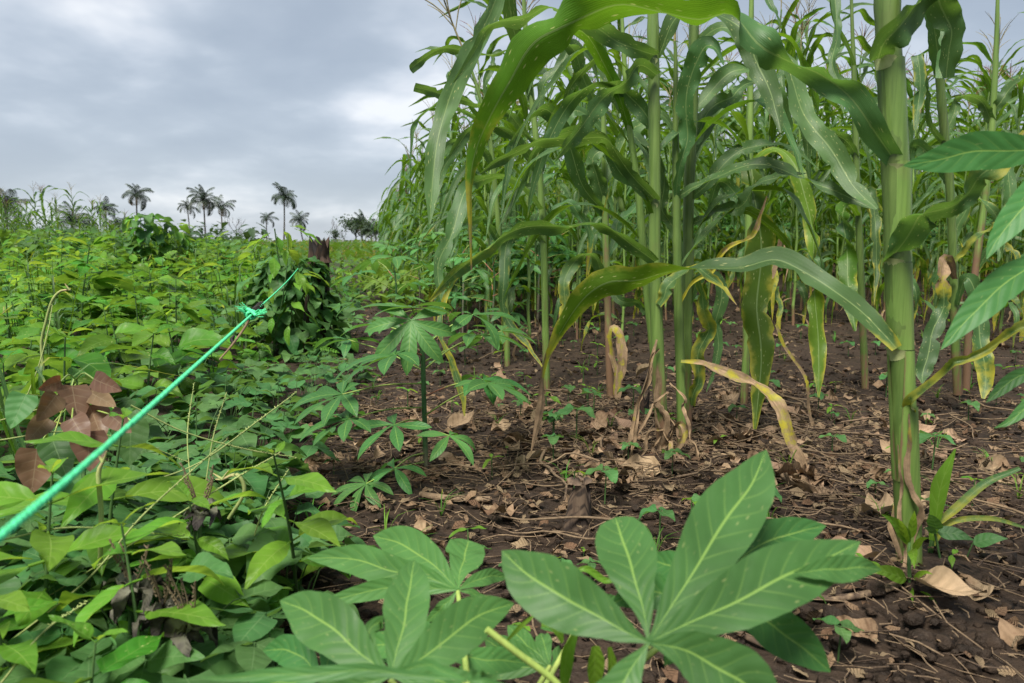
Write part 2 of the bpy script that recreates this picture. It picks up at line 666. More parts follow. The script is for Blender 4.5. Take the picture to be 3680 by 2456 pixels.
M_SOIL = soil_mat()
M_MAIZE = leaf_mat('maize_leaf', (0.062, 0.134, 0.042), (0.072, 0.160, 0.010), (0.22, 0.31, 0.11), (0.19, 0.34, 0.01), style='parallel',
                   trans=0.40, rough=0.46, spec=0.6, spots=0.95, var=0.2, vein_amt=0.7, midw=0.075, hue=0.014, bump=0.14)
M_MSTEM = bark_mat('maize_stem', (0.155, 0.24, 0.055), (0.075, 0.138, 0.026), (0.16, 0.095, 0.055), scale=(70, 70, 5), rough=0.45, spec=0.45, bump=0.2)
M_COLLAR = plain_mat('leaf_collar', (0.42, 0.47, 0.20), 0.6, 0.3, 0.2, 90)
M_TASSEL = bark_mat('tassel', (0.26, 0.22, 0.11), (0.18, 0.16, 0.07), (0.13, 0.035, 0.04), scale=(60, 60, 60), rough=0.8, bump=0.6)
M_CASS = leaf_mat('cassava_leaf', (0.058, 0.166, 0.044), (0.085, 0.20, 0.045), (0.22, 0.36, 0.08), (0.16, 0.36, 0.02), style='pinnate', trans=0.34,
                  rough=0.46, spec=0.42, nveins=9, var=0.2, vein_amt=0.75, midw=0.055, hue=0.016, bump=0.14, side=0.5, spots=0.2, spu=5.0, spv=14.0)
M_CSTEM = bark_mat('cassava_stem', (0.055, 0.13, 0.045), (0.035, 0.085, 0.03), (0.17, 0.15, 0.105), scale=(60, 60, 30), rough=0.6)
M_PETIOLE = bark_mat('petiole', (0.26, 0.34, 0.08), (0.19, 0.27, 0.06), (0.34, 0.13, 0.085), scale=(60, 60, 20), rough=0.5, bump=0.1)
M_WEED = leaf_mat('weed_leaf', (0.066, 0.172, 0.016), (0.088, 0.195, 0.03), (0.16, 0.27, 0.06), (0.24, 0.42, 0.02), style='pinnate', trans=0.40,
                  rough=0.45, spec=0.4, nveins=6, var=0.3, vein_amt=0.45, midw=0.05, hue=0.028, bump=0.22, spots=0.5, spu=3.5, spv=8.0)
M_LIME = leaf_mat('young_leaf', (0.105, 0.238, 0.024), (0.20, 0.33, 0.05), (0.30, 0.42, 0.10), (0.40, 0.55, 0.02), style='pinnate', trans=0.45,
                  rough=0.42, spec=0.4, nveins=6, var=0.2, vein_amt=0.4, midw=0.05, hue=0.02, bump=0.22)
M_VINE = leaf_mat('vine_leaf', (0.058, 0.145, 0.042), (0.09, 0.18, 0.06), (0.15, 0.25, 0.10), (0.18, 0.36, 0.03), style='pinnate', trans=0.36,
                  rough=0.5, spec=0.4, nveins=5, var=0.26, vein_amt=0.45, midw=0.05, hue=0.02, bump=0.2)
M_BRONZE = leaf_mat('bronze_leaf', (0.135, 0.085, 0.050), (0.24, 0.075, 0.02), (0.30, 0.24, 0.15), (0.5, 0.12, 0.02), style='pinnate', trans=0.28,
                    rough=0.4, spec=0.5, nveins=5, var=0.25, vein_amt=0.4, midw=0.04, hue=0.02, bump=0.1)
M_WSTEM = bark_mat('weed_stem', (0.06, 0.12, 0.03), (0.035, 0.08, 0.025), (0.12, 0.09, 0.05), scale=(80, 80, 10), rough=0.6)
M_GRASS = bark_mat('grass_stalk', (0.30, 0.34, 0.12), (0.20, 0.26, 0.08), (0.34, 0.27, 0.13), scale=(90, 90, 30), rough=0.7)
M_STRAW = bark_mat('straw', (0.19, 0.135, 0.08), (0.085, 0.056, 0.034), (0.055, 0.036, 0.024), scale=(90, 90, 90), rough=0.85)
M_DRY = leaf_mat('dry_leaf', (0.245, 0.172, 0.108), (0.22, 0.16, 0.105), (0.28, 0.21, 0.135), (0.35, 0.24, 0.13), yellow=(0.17, 0.11, 0.065), dry=(0.10, 0.06, 0.036), style='pinnate', trans=0.12,
                 rough=0.8, spec=0.2, nveins=6, var=0.36, vein_amt=0.4, midw=0.05, hue=0.015, bump=0.7)
M_WOOD = bark_mat('charred_wood', (0.02, 0.013, 0.010), (0.085, 0.052, 0.034), (0.012, 0.010, 0.009), scale=(70, 70, 8), rough=0.9, bump=1.0)
M_DEAD = bark_mat('dead_wood', (0.07, 0.046, 0.031), (0.16, 0.112, 0.075), (0.03, 0.021, 0.016), scale=(120, 120, 9), rough=0.9, bump=0.5)
M_ROPE = plain_mat('green_twine', (0.045, 0.42, 0.17), 0.6, 0.3, 0.25, 350, (0.08, 0.54, 0.26))
M_WIRE = plain_mat('dark_thread', (0.02, 0.017, 0.014), 0.6, 0.4)
M_PALM = plain_mat('palm_frond', (0.032, 0.055, 0.030), 0.55, 0.4, 0.4, 3)
M_PALMD = plain_mat('palm_frond_dead', (0.14, 0.11, 0.07), 0.8, 0.2, 0.4, 3)
M_TRUNK = bark_mat('palm_trunk', (0.11, 0.10, 0.09), (0.06, 0.052, 0.045), (0.05, 0.045, 0.04), scale=(4, 4, 12), rough=0.9, use_age=False)
M_FAR = leaf_mat('far_foliage', (0.040, 0.072, 0.028), (0.05, 0.085, 0.03), (0.06, 0.09, 0.03), (0.08, 0.14, 0.02), trans=0.25, var=0.35, hue=0.02, vein_amt=0.1, bump=0.1)
M_FIELD = leaf_mat('field_growth', (0.078, 0.175, 0.022), (0.09, 0.19, 0.028), (0.1, 0.18, 0.05), (0.2, 0.36, 0.02), trans=0.35, var=0.35, hue=0.03, vein_amt=0.2, bump=0.1)
M_SKEL = leaf_mat('eaten_leaf', (0.17, 0.175, 0.13), (0.15, 0.16, 0.11), (0.22, 0.24, 0.16), (0.1, 0.12, 0.05), yellow=(0.10, 0.095, 0.07), dry=(0.035, 0.03, 0.028), trans=0.1, var=0.5, rough=0.8, spec=0.2)

# ------------------------------------------------------------------ ground
def axis(lo, hi, core0, core1, step, grow):
    a = list(np.arange(core0, core1 + 1e-6, step))
    s, x = step, a[-1]
    while x < hi:
        s *= grow
        x += s
        a.append(x)
    s, x, b = step, a[0], []
    while x > lo:
        s *= grow
        x -= s
        b.append(x)
    return np.array(b[::-1] + a)


def build_ground():
    xs = axis(-4000, 4000, -1.6, 2.4, 0.022, 1.06)
    ys = axis(-200, 6000, 0.5, 4.2, 0.022, 1.06)
    P = np.zeros((len(ys), len(xs), 3))
    for j, y in enumerate(ys):
        for i, x in enumerate(xs):
            z = gz(x, y)
            if -2.5 < x < 4 and -0.5 < y < 7:
                q = noise.noise((x * 9, y * 9, 1.0)) * 0.010 + noise.noise((x * 24, y * 24, 2.0)) * 0.006
                z += q
            P[j, i] = (x, y, z)
    mb = MB()
    mb.grid(P[:, ::-1], np.zeros_like(P))
    me = mb.mesh('ground', M_SOIL)
    o = link('ground', me)
    # normals up
    if me.polygons[0].normal.z < 0:
        me.flip_normals()
    tag(o, kind='structure')


build_ground()

# ------------------------------------------------------------------ leaf shapes (base at origin, along +X, face +Z)
def prof(shape, v):
    if shape == 'ovate':
        return np.sin(np.pi * np.clip(v, 0, 1) ** 0.62) ** 0.85 * (1 - 0.35 * v ** 3)
    if shape == 'lance':
        return np.sin(np.pi * v ** 0.8) ** 1.05
    if shape == 'heart':
        return np.clip(np.sin(np.pi * np.clip(0.12 + 0.88 * v, 0, 1) ** 0.62), 0, 1) ** 0.75
    if shape == 'lobe':
        return np.clip(np.sin(np.pi * v ** 1.35), 0, 1) ** 0.9 * 0.93 + 0.07 * (1 - v)
    return np.sin(np.pi * v)


def blade(mb, L, W, shape='ovate', droop=0.5, fold=0.18, ruf=0.05, n=9, cols=5, age=(0, 0), M=None, petiole=0.0, serr=0.0, curl=0.0, freq=9.0):
    v = np.linspace(0, 1, n)
    ang = -droop * v ** 1.3
    dx = np.cos(ang) * L / (n - 1)
    dz = np.sin(ang) * L / (n - 1)
    x = np.concatenate([[0], np.cumsum(dx[:-1])]) + petiole
    z = np.concatenate([[0], np.cumsum(dz[:-1])])
    w = np.maximum(prof(shape, v) * W, 0.0015 * (v < 0.5) + 0.0004)
    if serr:
        w = w * (1 + serr * np.where(np.arange(n) % 2, 1, -1))
    u = np.linspace(-1, 1, cols)
    ph = rng.uniform(0, 6.28, 2)
    side = curl * np.sin(np.pi * v) * L * 0.12
    P = np.zeros((n, cols, 3))
    P[..., 0] = x[:, None]
    P[..., 1] = u[None, :] * w[:, None] / 2 + side[:, None]
    lift = fold * np.abs(u)[None, :] * w[:, None] / 2 + ruf * W * (u ** 2)[None, :] * np.sin(freq * v[:, None] + np.where(u > 0, ph[0], ph[1])[None, :])
    P[..., 2] = z[:, None] + lift
    At = np.zeros((n, cols, 3))
    At[..., 0] = u
    At[..., 1] = v[:, None]
    At[..., 2] = (age[0] + (age[1] - age[0]) * v)[:, None]
    if M is not None:
        Mn = np.array(M)
        P = P @ Mn[:3, :3].T + Mn[:3, 3]
    mb.grid(P[:, ::-1], At[:, ::-1])
    if petiole > 0:
        pts = np.array([[0, 0, 0], [petiole * 1.02, 0, 0]])
        if M is not None:
            pts = pts @ Mn[:3, :3].T + Mn[:3, 3]
        tube(mb, pts, 0.0014, 4, age=(0, 0))


def mesh_of(fn, name, mat):
    mb = MB()
    fn(mb)
    return mb.mesh(name, mat)


def orient(az, pitch, roll=0.0, loc=(0, 0, 0), sc=1.0):
    """leaf frame: +X goes out along azimuth az, pitched up by pitch"""
    return Matrix.Translation(loc) @ Matrix.Rotation(az, 4, 'Z') @ Matrix.Rotation(-pitch, 4, 'Y') @ Matrix.Rotation(roll, 4, 'X') @ Matrix.Scale(sc, 4)


def weed_leaves(mat, k, shape, asp, n=10, cols=5, droop=(0.3, 1.1)):
    out = []
    for i in range(k):
        out.append(mesh_of(lambda mb: blade(mb, 0.1, 0.1 * asp * random.uniform(0.85, 1.15), shape, random.uniform(*droop), random.uniform(0.1, 0.4), 0.09, n, cols,
                                            age=(0, random.choice([0, 0, 0, 0.15, 0.35])), petiole=0.012, serr=0.02, curl=random.uniform(-0.6, 0.6)), 'leaf', mat))
    return out


LV_WEED = weed_leaves(M_WEED, 7, 'ovate', 0.52, n=12)
LV_LIME = weed_leaves(M_LIME, 5, 'lance', 0.40, n=11)


def trifoliate(mat, k, asp=0.72, shape='ovate'):
    out = []
    for i in range(k):
        mb = MB()
        for a, sc in ((0, 1.0), (R(78), 0.88), (R(-78), 0.88)):
            Mx = orient(a + random.uniform(-0.15, 0.15), random.uniform(-0.45, 0.05), random.uniform(-0.35, 0.35), (0, 0, 0), sc)
            blade(mb, 0.085, 0.085 * asp * random.uniform(0.9, 1.1), shape, random.uniform(0.1, 0.6), random.uniform(0.0, 0.25), 0.05, 9, 5,
                  age=(0, random.choice([0, 0, 0, 0.2])), M=Mx, petiole=0.012 if a == 0 else 0.003)
        out.append(mb.mesh('leaf', mat))
    return out


LV_TRI = trifoliate(M_VINE, 6)
LV_HEART = weed_leaves(M_VINE, 5, 'heart', 0.80, n=10, droop=(0.1, 0.7))


def tube_mesh(name, mat, pts, rad, sides=6, n=None, age=(0, 0)):
    mb = MB()
    tube(mb, pts, rad, sides, n, age)
    return mb.mesh(name, mat)


def proto_weed(h, leaves, nodes, lsize, stem_mat=M_WSTEM, lime_top=True, branch=0, opp=True):
    parts = []
    lean = Vector((random.uniform(-0.12, 0.12), random.uniform(-0.12, 0.12), 0)) * h

    def stem_pt(t):
        return Vector((0, 0, h * t)) + lean * t * t
    parts.append(('stem', tube_mesh('stem', stem_mat, [stem_pt(t) for t in (-0.05, 0.3, 0.6, 1.0)], (0.0036, 0.0032, 0.0026, 0.0014), 6, 8, (0.4, 0)), Matrix()))
    az = random.uniform(0, 6.28)
    for i in range(nodes):
        t = 0.25 + 0.75 * i / (nodes - 1)
        s = lsize * (0.65 + 0.6 * math.sin(math.pi * min(1, 0.25 + 0.62 * t))) * random.uniform(0.85, 1.15)
        if t > 0.9:
            s *= 0.62
        for q in range(2 if opp else 1):
            a = az + q * math.pi + random.uniform(-0.25, 0.25)
            pit = random.uniform(-0.25, 0.35) + (0.45 if t > 0.9 else 0.0)
            lm = random.choice(LV_LIME if (lime_top and t > 0.86 and random.random() < 0.5) else leaves)
            parts.append(('leaf', lm, orient(a, pit, random.uniform(-0.5, 0.5), stem_pt(t), s / 0.1 * random.choice([0.6, 0.8, 1.0, 1.0, 1.2]))))
        az += math.pi / 2 + random.uniform(-0.3, 0.3) if opp else 2.4
    return parts


def proto_vine(nl, rad, h, leaves, lsize):
    parts = []
    for i in range(nl):
        a = i * 2.4 + random.uniform(-0.4, 0.4)
        r = rad * math.sqrt((i + 0.5) / nl)
        hh = h * random.uniform(0.5, 1.0) * (1 - 0.35 * (r / rad) ** 2)
        p = Vector((math.cos(a) * r, math.sin(a) * r, hh))
        pe = tube_mesh('petiole', M_WSTEM, [Vector((p.x * 0.35, p.y * 0.35, -0.01)), Vector((p.x * 0.6, p.y * 0.6, hh * 0.6)), p], (0.0018, 0.0015, 0.0011), 5, 6)
        parts.append(('leaf', random.choice(leaves), orient(a + random.uniform(-1.2, 1.2), random.uniform(-0.35, 0.25), random.uniform(-0.4, 0.4), p, lsize / 0.1 * random.uniform(0.8, 1.25))))
        parts.append(('petiole', pe, Matrix()))
    return parts


P_WEED = [proto_weed(random.uniform(0.25, 0.34), LV_WEED, random.randint(5, 6), random.uniform(0.12, 0.145)) for _ in range(8)]
P_TALL = [proto_weed(random.uniform(0.58, 0.66), (LV_WEED, LV_LIME)[i % 2], 10, 0.13) for i in range(4)]
P_LIME = [proto_weed(random.uniform(0.28, 0.36), LV_LIME, 7, 0.105) for _ in range(3)]
P_VINE = [proto_vine(10, 0.17, 0.2, LV_TRI, 0.11) for _ in range(4)]
P_HEART = [proto_vine(11, 0.15, 0.22, LV_HEART, 0.095) for _ in range(3)]


def compound_leaf():
    mb = MB()
    L = 0.13
    e = -0.5
    pts = [np.array([L * t, 0, -0.25 * L * t * t]) for t in np.linspace(0, 1, 6)]
    tube(mb, pts, (0.0012, 0.0011, 0.001, 0.0009, 0.0008, 0.0006), 4)
    for i in range(7):
        t = 0.2 + 0.13 * i
        for sd_ in (-1, 1):
            p = (L * t, 0, -0.25 * L * t * t)
            blade(mb, 0.036 * (1 - 0.3 * t), 0.017, 'ovate', 0.3, 0.2, 0.03, 6, 3, M=orient(sd_ * R(random.uniform(58, 75)), random.uniform(-0.3, 0.1), random.uniform(-0.3, 0.3), p))
    blade(mb, 0.034, 0.016, 'ovate', 0.3, 0.2, 0.03, 6, 3, M=orient(0, -0.4, 0, tuple(pts[-1])))
    return mb.mesh('leaf', M_WEED)


LV_COMP = [compound_leaf() for _ in range(3)]
P_COMP = [proto_weed(random.uniform(0.26, 0.34), LV_COMP, 8, 0.115, lime_top=False, opp=False) for _ in range(2)]
LV_LOBED = []
for _ in range(4):
    _mb = MB()
    for _a, _s in ((0, 1.0), (R(48), 0.72), (R(-48), 0.72)):
        blade(_mb, 0.1 * _s, 0.045 * _s, 'lance', random.uniform(0.3, 0.9), 0.2, 0.07, 9, 5, M=orient(_a, random.uniform(-0.15, 0.1), 0, (0.012 if _a == 0 else 0.018, 0, 0)), serr=0.06)
    LV_LOBED.append(_mb.mesh('leaf', M_WEED))
P_LOBED = [proto_weed(random.uniform(0.28, 0.36), LV_LOBED, 6, 0.13) for _ in range(3)]


def proto_grass(nb, h):
    parts = []
    for i in range(nb):
        a = i * 2.4 + random.uniform(-0.4, 0.4)
        L = h * random.uniform(0.6, 1.2)
        e = np.array([math.cos(a), math.sin(a), 0])
        mb = MB()
        sp = random.uniform(0.25, 0.8)
        ribbon(mb, [np.zeros(3), e * L * 0.12 + np.array([0, 0, L * 0.45]), e * L * 0.35 * sp + np.array([0, 0, L * 0.8]), e * L * sp + np.array([0, 0, L * (0.95 - 0.4 * sp)])], [0.004, 0.007, 0.006, 0.0008], random.uniform(-25, 25),
               sref=(-math.sin(a), math.cos(a), 0), fold=0.4, n=12, cols=3, age=(0, random.choice([0, 0.3, 0.7])))
        parts.append(('blade', mb.mesh('blade', M_MAIZE), Matrix()))
    return parts


P_GRASS = [proto_grass(9, 0.38) for _ in range(3)]


def bed_edge(y):
    return -0.13 - 0.205 * y + 0.05 * math.sin(y * 3.1) + 0.04 * math.sin(y * 7.7)


KEEP = []       # (x, y, r) kept free of random growth


def free(x, y, extra=0.0):
    return all((x - a) ** 2 + (y - b) ** 2 > (r + extra) ** 2 for a, b, r in KEEP)


# ------------------------------------------------------------------ maize
def maize_leaf_path(L, e0, e1, az, bend=0.45, wob=0.3):
    n = 9
    pts, p = [], np.zeros(3)
    ww = random.uniform(-wob, wob)
    for i in range(n):
        t = i / (n - 1)
        f = 1 / (1 + math.exp(-(t - bend) * 9))
        e = e0 + (e1 - e0) * f
        a = az + ww * t * t
        pts.append(p.copy())
        p = p + np.array([math.cos(e) * math.cos(a), math.cos(e) * math.sin(a), math.sin(e)]) * L / (n - 1)
    return pts


def maize_leaf_mesh(L, W, e0, e1, age, n=26, cols=5, bend=0.45):
    mb = MB()
    pts = maize_leaf_path(L, e0, e1, 0.0, bend)
    k = len(pts)
    t = np.linspace(0, 1, k)
    w = W * np.minimum(1, 0.5 + 2.0 * t) * (1 - t ** 2.6) ** 0.9
    tw = random.uniform(-110, 110)
    roll = tw * np.clip((t - 0.3) / 0.7, 0, 1) + random.uniform(-20, 20)
    ribbon(mb, pts, w, roll, sref=(0, 1, 0), fold=random.uniform(0.15, 0.4), ruf=0.10, freq=random.uniform(14, 24), n=n, cols=cols, age=age, age_edge=0.1 * (age[1] > 0.2), rag=0.22, wob=0.012)
    return mb.mesh('leaf', M_MAIZE)


ML_UP = [maize_leaf_mesh(random.uniform(0.55, 0.75), random.uniform(0.045, 0.062), R(random.uniform(60, 75)), R(random.uniform(-60, -10)), (0, 0.1), bend=random.uniform(0.4, 0.6)) for _ in range(5)]
ML_MID = [maize_leaf_mesh(random.uniform(0.75, 0.95), random.uniform(0.052, 0.07), R(random.uniform(50, 68)), R(random.uniform(-85, -55)), (0, random.choice([0, 0.2, 0.5])), bend=random.uniform(0.3, 0.45)) for _ in range(8)]
ML_LOW = [maize_leaf_mesh(random.uniform(0.5, 0.75), random.uniform(0.045, 0.065), R(random.uniform(30, 55)), R(-88), (random.uniform(0.0, 0.25), random.uniform(0.35, 0.8)), bend=random.uniform(0.15, 0.28)) for _ in range(5)]
ML_DEAD = [maize_leaf_mesh(random.uniform(0.35, 0.5), random.uniform(0.02, 0.035), R(20), R(-89), (0.75, 1.0), bend=0.12) for _ in range(3)]


def tassel_mesh(L=0.28, nb=9, sides=4, red=0.3):
    mb = MB()
    tube(mb, [(0, 0, 0), (0, 0, L * 0.4), (0.01, 0, L)], (0.004, 0.0035, 0.0016), sides, 6, (0.1, red))
    for i in range(nb):
        a = i * 2.4
        z0 = L * (0.25 + 0.3 * i / nb)
        ln = L * random.uniform(0.55, 0.85)
        sp = random.uniform(0.35, 0.95)
        tip = (math.cos(a) * math.sin(sp) * ln, math.sin(a) * math.sin(sp) * ln, z0 + math.cos(sp) * ln)
        md = (tip[0] * 0.45, tip[1] * 0.45, z0 + (tip[2] - z0) * 0.62)
        tube(mb, [(0, 0, z0), md, tip], (0.0022, 0.0026, 0.001), sides, 6, (0.1, red))
    return mb.mesh('tassel', M_TASSEL)


TASSELS = [tassel_mesh(random.uniform(0.24, 0.34), random.randint(7, 11), 4, random.choice([0.1, 0.3, 0.8])) for _ in range(4)]


def stem_mesh(h, r0, r1, sides=8, age=(0.35, 0.0)):
    mb = MB()
    pts, rad, ag = [], [], []
    nn = int(h / 0.15)
    lx, ly = random.uniform(-0.04, 0.04), random.uniform(-0.04, 0.04)
    for i in range(nn + 1):
        for dz, k in ((-0.010, 1.0), (0.0, 1.13), (0.010, 0.97)):
            z = i * h / nn + dz
            t = max(0, z / h)
            pts.append((lx * t * t + 0.004 * (-1) ** i, ly * t * t, z - 0.02))
            rad.append((r0 + (r1 - r0) * t) * k)
            ag.append(max(0.0, 0.8 - 4.0 * t) if t < 0.2 else 0.0)
    tube(mb, pts, rad, sides, age=ag)
    return mb.mesh('stem', M_MSTEM), lx, ly


def proto_maize(h, ears=True, low_dead=2):
    parts = []
    sm, lx, ly = stem_mesh(h, 0.0112, 0.005)
    parts.append(('stem', sm, Matrix()))
    az = random.uniform(0, 6.28)
    nl = int(h / 0.105)
    for i in range(nl):
        t = (i + 0.8) / (nl + 0.3)
        p = (lx * t * t, ly * t * t, h * t * 0.97)
        if i < low_dead:
            lm = random.choice(ML_DEAD)
        elif t < 0.34:
            lm = random.choice(ML_LOW)
        elif t < 0.75:
            lm = random.choice(ML_MID)
        else:
            lm = random.choice(ML_UP)
        parts.append(('leaf', lm, orient(az + random.uniform(-0.5, 0.5), random.uniform(-0.12, 0.12), 0, p, random.uniform(0.85, 1.1))))
        az += math.pi
    parts.append(('tassel', random.choice(TASSELS), Matrix.Translation((lx, ly, h - 0.03))))
    if ears:
        mb = MB()
        t = 0.48
        tube(mb, [(0.012, 0, 0), (0.03, 0, 0.05), (0.045, 0, 0.13), (0.055, 0, 0.2)], (0.010, 0.022, 0.02, 0.006), 8, 9)
        parts.append(('ear', mb.mesh('ear', M_MSTEM), TRS((lx * t * t, ly * t * t, h * t), az)))
        mb = MB()
        for q in range(6):
            tube(mb, [(0.054, 0, 0.195), (0.06 + 0.004 * q, 0.01 * (q - 3), 0.22), (0.075 + 0.003 * q, 0.014 * (q - 3), 0.21)], 0.0012, 3, age=(0.9, 0.9))
        parts.append(('silk', mb.mesh('silk', M_TASSEL), TRS((lx * t * t, ly * t * t, h * t), az)))
    return parts


P_MAIZE = [proto_maize(random.uniform(1.75, 2.15), i % 2 == 0, random.randint(1, 3)) for i in range(7)]


def merged(proto, name, mat_of=None):
    """one light mesh of a plant for the far rows: all parts in one, several materials"""
    vs_, fs_, at_, mi_, mats = [], [], [], [], []
    base = 0
    for nm, me, ML in proto:
        nv = len(me.vertices)
        co = np.zeros(nv * 3, np.float32)
        me.vertices.foreach_get('co', co)
        co = co.reshape(-1, 3)
        Mn = np.array(ML)
        vs_.append(co @ Mn[:3, :3].T + Mn[:3, 3])
        li = np.zeros(len(me.loops), np.int32)
        me.loops.foreach_get('vertex_index', li)
        fs_.append(li + base)
        a = np.zeros(nv * 3, np.float32)
        me.attributes['lc'].data.foreach_get('vector', a)
        at_.append(a)
        if me.materials[0] not in mats:
            mats.append(me.materials[0])
        mi_.append(np.full(len(me.polygons), mats.index(me.materials[0]), np.int32))
        base += nv
    V = np.concatenate(vs_)
    Lp = np.concatenate(fs_)
    nf = len(Lp) // 4
    me = bpy.data.meshes.new(name)
    me.vertices.add(len(V))
    me.vertices.foreach_set('co', V.astype(np.float32).ravel())
    me.loops.add(len(Lp))
    me.loops.foreach_set('vertex_index', Lp)
    me.polygons.add(nf)
    me.polygons.foreach_set('loop_start', np.arange(0, nf * 4, 4, dtype=np.int32))
    me.polygons.foreach_set('loop_total', np.full(nf, 4, dtype=np.int32))
    me.polygons.foreach_set('use_smooth', np.full(nf, True, dtype=bool))
    for m in mats:
        me.materials.append(m)
    me.polygons.foreach_set('material_index', np.concatenate(mi_))
    me.update(calc_edges=True)
    x = me.attributes.new('lc', 'FLOAT_VECTOR', 'POINT')
    x.data.foreach_set('vector', np.concatenate(at_))
    return me


FAR_MAIZE = [merged(p, 'maize_plant') for p in P_MAIZE[:4]]

# ---- the near maize plants, leaf by leaf
CLASS_N = 34


def traced_stem(root, pts, rad, nodes=(), age=(0.5, 0.25, 0, 0)):
    """pts world, rad at each; nodes = fractions where a joint swells"""
    n = 60
    D = catmull(np.column_stack([np.array([tuple(p) for p in pts]), rad]), n)
    r = D[:, 3].copy()
    t = np.linspace(0, 1, n)
    for q in nodes:
        r *= 1 + 0.10 * np.exp(-((t - q) / 0.010) ** 2) - 0.05 * np.exp(-((t - q - 0.022) / 0.012) ** 2)
    ag = np.interp(t, np.linspace(0, 1, len(age)), age)
    mb = MB()
    tube(mb, D[:, :3], r, 14, age=ag, smooth_path=False)
    o = part('stem', mb, M_MSTEM, root)
    return D


def traced_leaf(root, pts, Ys, w, roll=0, fold=0.2, ruf=0.11, age=(0, 0.05), n=CLASS_N, cols=7, mat=None, edge=0.0, freq=23, name='leaf'):
    """pts: (x, y) in the 2349-wide view; Ys: distances (list or pair); w: widths in metres (list or one)"""
    k = len(pts)
    if len(Ys) == 2 and k != 2:
        Ys = np.linspace(Ys[0], Ys[1], k)
    W = [A(x, y, d) for (x, y), d in zip(pts, Ys)]
    if isinstance(w, (int, float)):
        t = np.linspace(0, 1, k)
        w = w * np.minimum(1, 0.55 + 2.2 * t) * np.maximum(0.03, (1 - t ** 3))
    mb = MB()
    w = np.asarray(w) * 0.82
    ribbon(mb, W, w, roll, None, fold, ruf, freq, max(n, 48), cols, age, age_edge=edge, rag=0.28, wob=0.0085)
    return part(name, mb, mat or M_MAIZE, root)


def collar(root, p, r, az=0.0):
    """pale flared base where a blade leaves the stalk"""
    mb = MB()
    p = Vector(p)
    th = np.linspace(az - 1.3, az + 1.3, 13)
    rows = []
    fade = np.cos((th - az) / 1.3 * 1.5) ** 0.7
    for dz, k in ((-0.012, 0.98), (-0.005, 1.05), (0.0, 1.14), (0.004, 1.25)):
        rr = r * (0.98 + (k - 0.98) * fade)
        rows.append(np.column_stack([p.x + np.cos(th) * rr, p.y + np.sin(th) * rr, p.z + dz * (0.2 + fade)]))
    P = np.stack(rows)
    At = np.zeros_like(P)
    mb.grid(P, At)
    return part('leaf_collar', mb, M_COLLAR, root)


def sheath(root, top, bot, r, az, ag=(0, 0)):
    """leaf sheath wrapped round the stalk, its free edge running down on one side"""
    n, m = 14, 22
    P = np.zeros((n, m, 3))
    At = np.zeros((n, m, 3))
    for i in range(n):
        t = i / (n - 1)
        c = top.lerp(bot, t)
        gap = 0.9 * (1 - t) ** 0.8 + 0.06
        th = np.linspace(az + gap, az + 2 * math.pi - gap * 0.3, m)
        rr = r * (1.03 + 0.03 * np.sin(np.linspace(0, math.pi, m)) * 0 + 0.02 * (1 - t))
        P[i, :, 0] = c.x + np.cos(th) * rr
        P[i, :, 1] = c.y + np.sin(th) * rr
        P[i, :, 2] = c.z
        At[i, :, 2] = ag[0] + (ag[1] - ag[0]) * t + 0.25 * (np.linspace(-1, 1, m) ** 16)
    mb = MB()
    mb.grid(P, At)
    return part('sheath', mb, M_MSTEM, root)


